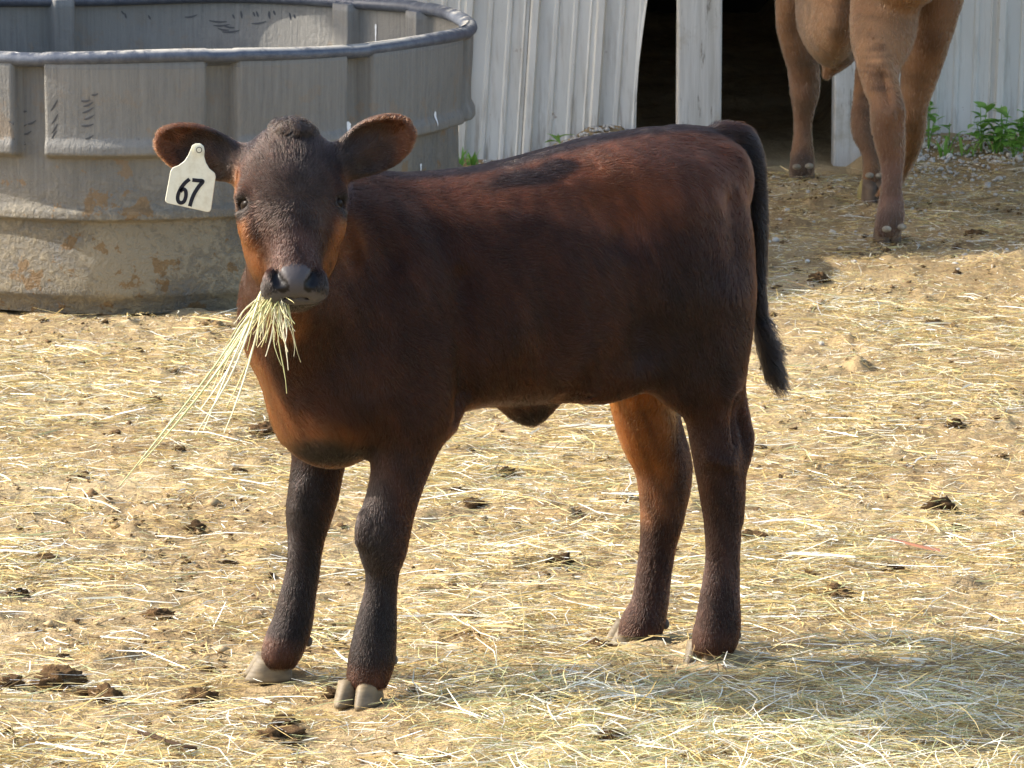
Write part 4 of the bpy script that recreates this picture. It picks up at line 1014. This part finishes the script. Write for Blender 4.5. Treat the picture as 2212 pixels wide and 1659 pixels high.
# crumbs of broken dung and earth, too many to count
oc = np.array([(1, 0, 0), (-1, 0, 0), (0, 1, 0), (0, -1, 0), (0, 0, 1), (0, 0, -1.)]); of = np.array([(0, 2, 4), (2, 1, 4), (1, 3, 4), (3, 0, 4), (2, 0, 5), (1, 2, 5), (3, 1, 5), (0, 3, 5)])
rg = np.random.default_rng(15)
P = scatter(8000, 5.9, 13.3, lambda x, y: np.clip((fbm(np.stack([x, y, 0 * x], -1), 4.5, 91, 3) - .42) * 4, .06, 1), rg); nC = len(P)
sz = np.exp(rg.normal(math.log(.0034), .5, nC)).clip(.0012, .012)
Vc = (oc[None] * rg.uniform(.5, 1.3, (nC, 6, 1)) + rg.normal(0, .25, (nC, 6, 3))) * sz[:, None, None] * np.array([1.2, 1.2, .7])
Vc[:, :, :2] += P[:, None, :]; Vc[:, :, 2] += (ground_h(P[:, 0], P[:, 1]) + .004)[:, None]
cc = np.array([(.08, .048, .024), (.16, .10, .05), (.25, .175, .09), (.36, .27, .15)])[rg.integers(0, 4, nC)] * rg.uniform(.8, 1.2, (nC, 1))
m, n, l, b = mat('crumb', .95, .1); l.new(attr(n), b.inputs['Base Color'])
tag(mesh_obj('dirt_crumbs', Vc.reshape(-1, 3), (of[None] + (np.arange(nC) * 6)[:, None, None]).reshape(-1, 3), m, col=np.repeat(cc, 6, 0)), 'brown crumbs of dung and earth between the straw', kind='stuff')
# stones
sp_ = [lump('pale_stone', 1, 90 + i, .35, 2, .7, crumb=False) for i in range(4)]
for i, (x, y, r) in enumerate([(2070, 882, 15), (1775, 748, 8), (2115, 530, 9), (1700, 465, 7), (1640, 480, 6), (1745, 425, 6), (1815, 535, 5), (2070, 585, 5), (1955, 440, 5), (2150, 440, 6), (465, 780, 6), (690, 880, 7), (505, 1010, 6), (1990, 470, 5), (2100, 400, 6), (1880, 600, 4), (2040, 425, 6)]):
    o = put('pale_stone', sp_[i % 4], STONE, x, y, .004, i, r / pxm(G(x, y)))
    tag(o, 'white stone as big as a fist lying on open straw' if i == 0 else 'small white stone lying on the dirt', 'stone', 'white stones on the dirt')
# gravel bank against the wall
Vp = []; Fp = []; ico = sp_[0]; iv = np.array([v.co for v in ico.vertices]); ifc = np.array([p.vertices[:] for p in ico.polygons]); cnt = 0
iv = iv / np.abs(iv).max()
rg = np.random.default_rng(5)
while cnt < 3400:
    x = rg.uniform(-.1, 2.1); y = 13.72 - abs(rg.normal(0, .28)) if rg.random() < .8 else rg.uniform(11.6, 13.7)
    if .36 < x < 1.06 and (y > 13.3 or rg.random() < .75): continue
    if x > 1.06 and False: continue
    s_ = rg.uniform(.002, .007) if rg.random() < .95 else rg.uniform(.007, .012)
    a_ = rg.uniform(0, 6.3); ca, sa = math.cos(a_), math.sin(a_)
    q = iv * s_; q = np.stack([q[:, 0] * ca - q[:, 1] * sa, q[:, 0] * sa + q[:, 1] * ca, q[:, 2]], 1)
    Vp.append(q + np.array([x, y - .02, gz(x, y) + s_ * .25])); Fp.append(ifc + cnt * len(iv)); cnt += 1
tag(mesh_obj('gravel', np.concatenate(Vp), np.concatenate(Fp), STONE), 'crushed white gravel banked along the barn wall', kind='stuff')
# twig
def tube(name, P, R, mt, sides=6):
    P = np.array(P, float); d = unit(np.gradient(P, axis=0)); s1 = unit(np.cross(d, [0.2, .1, 1])); s2 = np.cross(d, s1); V = []
    R = np.broadcast_to(R, (len(P),))
    for i in range(len(P)):
        for a in range(sides): V.append(P[i] + R[i] * (s1[i] * math.cos(2 * math.pi * a / sides) + s2[i] * math.sin(2 * math.pi * a / sides)))
    Fc = [(i * sides + a, i * sides + (a + 1) % sides, (i + 1) * sides + (a + 1) % sides, (i + 1) * sides + a) for i in range(len(P) - 1) for a in range(sides)]
    Fc += [tuple(range(sides))[::-1], tuple(range((len(P) - 1) * sides, len(P) * sides))]
    return V, Fc
m, n, l, b = mat('twig_bark', .9, .1); b.inputs['Base Color'].default_value = (.055, .034, .022, 1)
P = [G(x, y) + np.array([0, 0, .016]) for x, y in ((300, 1603), (330, 1612), (362, 1626), (395, 1634), (425, 1640))]
V, Fc = tube('fallen_twig', P, [.0035, .004, .0042, .0036, .002], m); tag(mesh_obj('fallen_twig', V, Fc, m, None, True), 'dark thin twig lying in the foreground straw', 'twig')
m, n, l, b = mat('faded_orange_strap', .7, .3); b.inputs['Base Color'].default_value = (.27, .12, .075, 1)
P = [G(x, y) + np.array([0, 0, .012]) for x, y in ((1924, 1183), (1950, 1189), (1990, 1199), (2030, 1207))]
V = []
for p_ in P: V += [p_ + np.array([0, .012, 0]), p_ - np.array([0, .012, -.003])]
V += [v + np.array([0, 0, .004]) for v in V]
Fc = [(2 * a, 2 * a + 1, 2 * a + 3, 2 * a + 2) for a in range(3)] + [(8 + 2 * a, 8 + 2 * a + 2, 8 + 2 * a + 3, 8 + 2 * a + 1) for a in range(3)] + [(2 * a + 1, 2 * a + 9, 2 * a + 11, 2 * a + 3) for a in range(3)] + [(0, 8, 9, 1), (6, 7, 15, 14)]
tag(mesh_obj('strap_scrap', V, Fc, m), 'faded orange strip of strapping half buried in straw', 'strap')

# ================================================================== WEEDS BY THE WALL
m, n, l, b = mat('weed_leaf', .5, .4)
oi = n.new('ShaderNodeObjectInfo')
c = mix(n, l, oi.outputs['Random'], (.16, .36, .06), (.28, .48, .11)); l.new(c, b.inputs['Base Color'])
tr = n.new('ShaderNodeBsdfTranslucent'); l.new(c, tr.inputs[0]); ms = n.new('ShaderNodeMixShader'); ms.inputs[0].default_value = .35
l.new(b.outputs[0], ms.inputs[1]); l.new(tr.outputs[0], ms.inputs[2]); l.new(ms.outputs[0], n['Material Output'].inputs[0]); LEAF = m
def leaf_mesh(w_):
    V = []; Fc = []; nk_ = 6
    for i in range(nk_ + 1):
        t = i / nk_; hw = w_ * math.sin(math.pi * (t ** .8)) * .5 + .0005; z = -.25 * t * t + .12 * t
        V += [(t, -hw, z + hw * .3), (t, 0, z), (t, hw, z + hw * .3)]
    for i in range(nk_): Fc += [(3 * i, 3 * i + 1, 3 * i + 4, 3 * i + 3), (3 * i + 1, 3 * i + 2, 3 * i + 5, 3 * i + 4)]
    me = bpy.data.meshes.new('leaf'); me.from_pydata(V, [], Fc); me.materials.append(LEAF); me.polygons.foreach_set('use_smooth', [True] * len(Fc)); return me
LM = [leaf_mesh(.55), leaf_mesh(.4), leaf_mesh(.12)]
rw = random.Random(21)
def weed(px, top, Y, nst, nl, ls, lab, kind=0, spread=.06):
    p = AT(px, 300, Y); x = p[0]; base = np.array([x, Y, gz(x, Y) - .005]); ht = max(AT(px, top, Y)[2] - base[2], .03)
    o = empty('weed', tuple(base)); tag(o, lab, 'weed', 'green weeds growing along the barn wall')
    for s_ in range(nst):
        an = rw.uniform(0, 6.28); ex = np.array([math.cos(an) * spread * rw.random(), -abs(math.sin(an)) * spread * rw.random(), ht * rw.uniform(.55, 1)])
        P = [ex * t + np.array([0, 0, .02 * math.sin(3 * t)]) for t in np.linspace(0, 1, 5)]
        if kind == 0:
            V, Fc = tube('stem', P, [.002, .0018, .0016, .0013, .0008], LEAF, 5); mesh_obj('stem', V, Fc, LEAF, o, True)
        for k_ in range(nl):
            t = rw.uniform(.3, 1) if kind == 0 else .02
            q = ex * t if kind == 0 else np.array([rw.uniform(-1, 1) * .02, rw.uniform(-1, 0) * .02, 0])
            lf = bpy.data.objects.new('leaf', LM[(k_ % 2) if kind == 0 else 2]); link(lf, o); lf.location = tuple(q)
            sz = ls * rw.uniform(.6, 1.15); lf.scale = (sz, sz, sz)
            lf.rotation_euler = (rw.uniform(-.3, .3), rw.uniform(-.7, .2) if kind == 0 else rw.uniform(-1.4, -.8), rw.uniform(0, 6.28))
    return o
weed(2005, 225, 13.55, 3, 7, .050, 'leafy weed beside the walking cow\'s hind leg')
weed(2050, 262, 13.58, 2, 4, .036, 'small sprig of weed between two taller weeds')
weed(2120, 212, 13.52, 4, 8, .060, 'tall bushy weed with broad leaves against the white sheet')
weed(2165, 225, 13.50, 4, 8, .058, 'spreading weed next to the tall bushy one')
weed(2205, 198, 13.50, 4, 8, .058, 'tallest weed rising against the barn\'s white wall')
weed(2190, 270, 13.40, 5, 7, .040, 'low weed in front of the tall ones')
weed(1212, 288, 13.60, 1, 4, .055, 'pair of broad green blades on the gravel above the calf\'s back', 0, .02)
for px, lab in ((985, 'grass tuft at the barn wall beside the tank'), (1020, 'thin grass tuft at the wall between tank and seam'), (2090, 'grass tuft under the tall weeds'), (2150, 'thick grass tuft on the gravel bank'), (2040, 'grass tuft by the cow\'s hind leg')):
    weed(px, 320, 13.5 if px > 1500 else 13.6, 1, 12, .07, lab, 1)
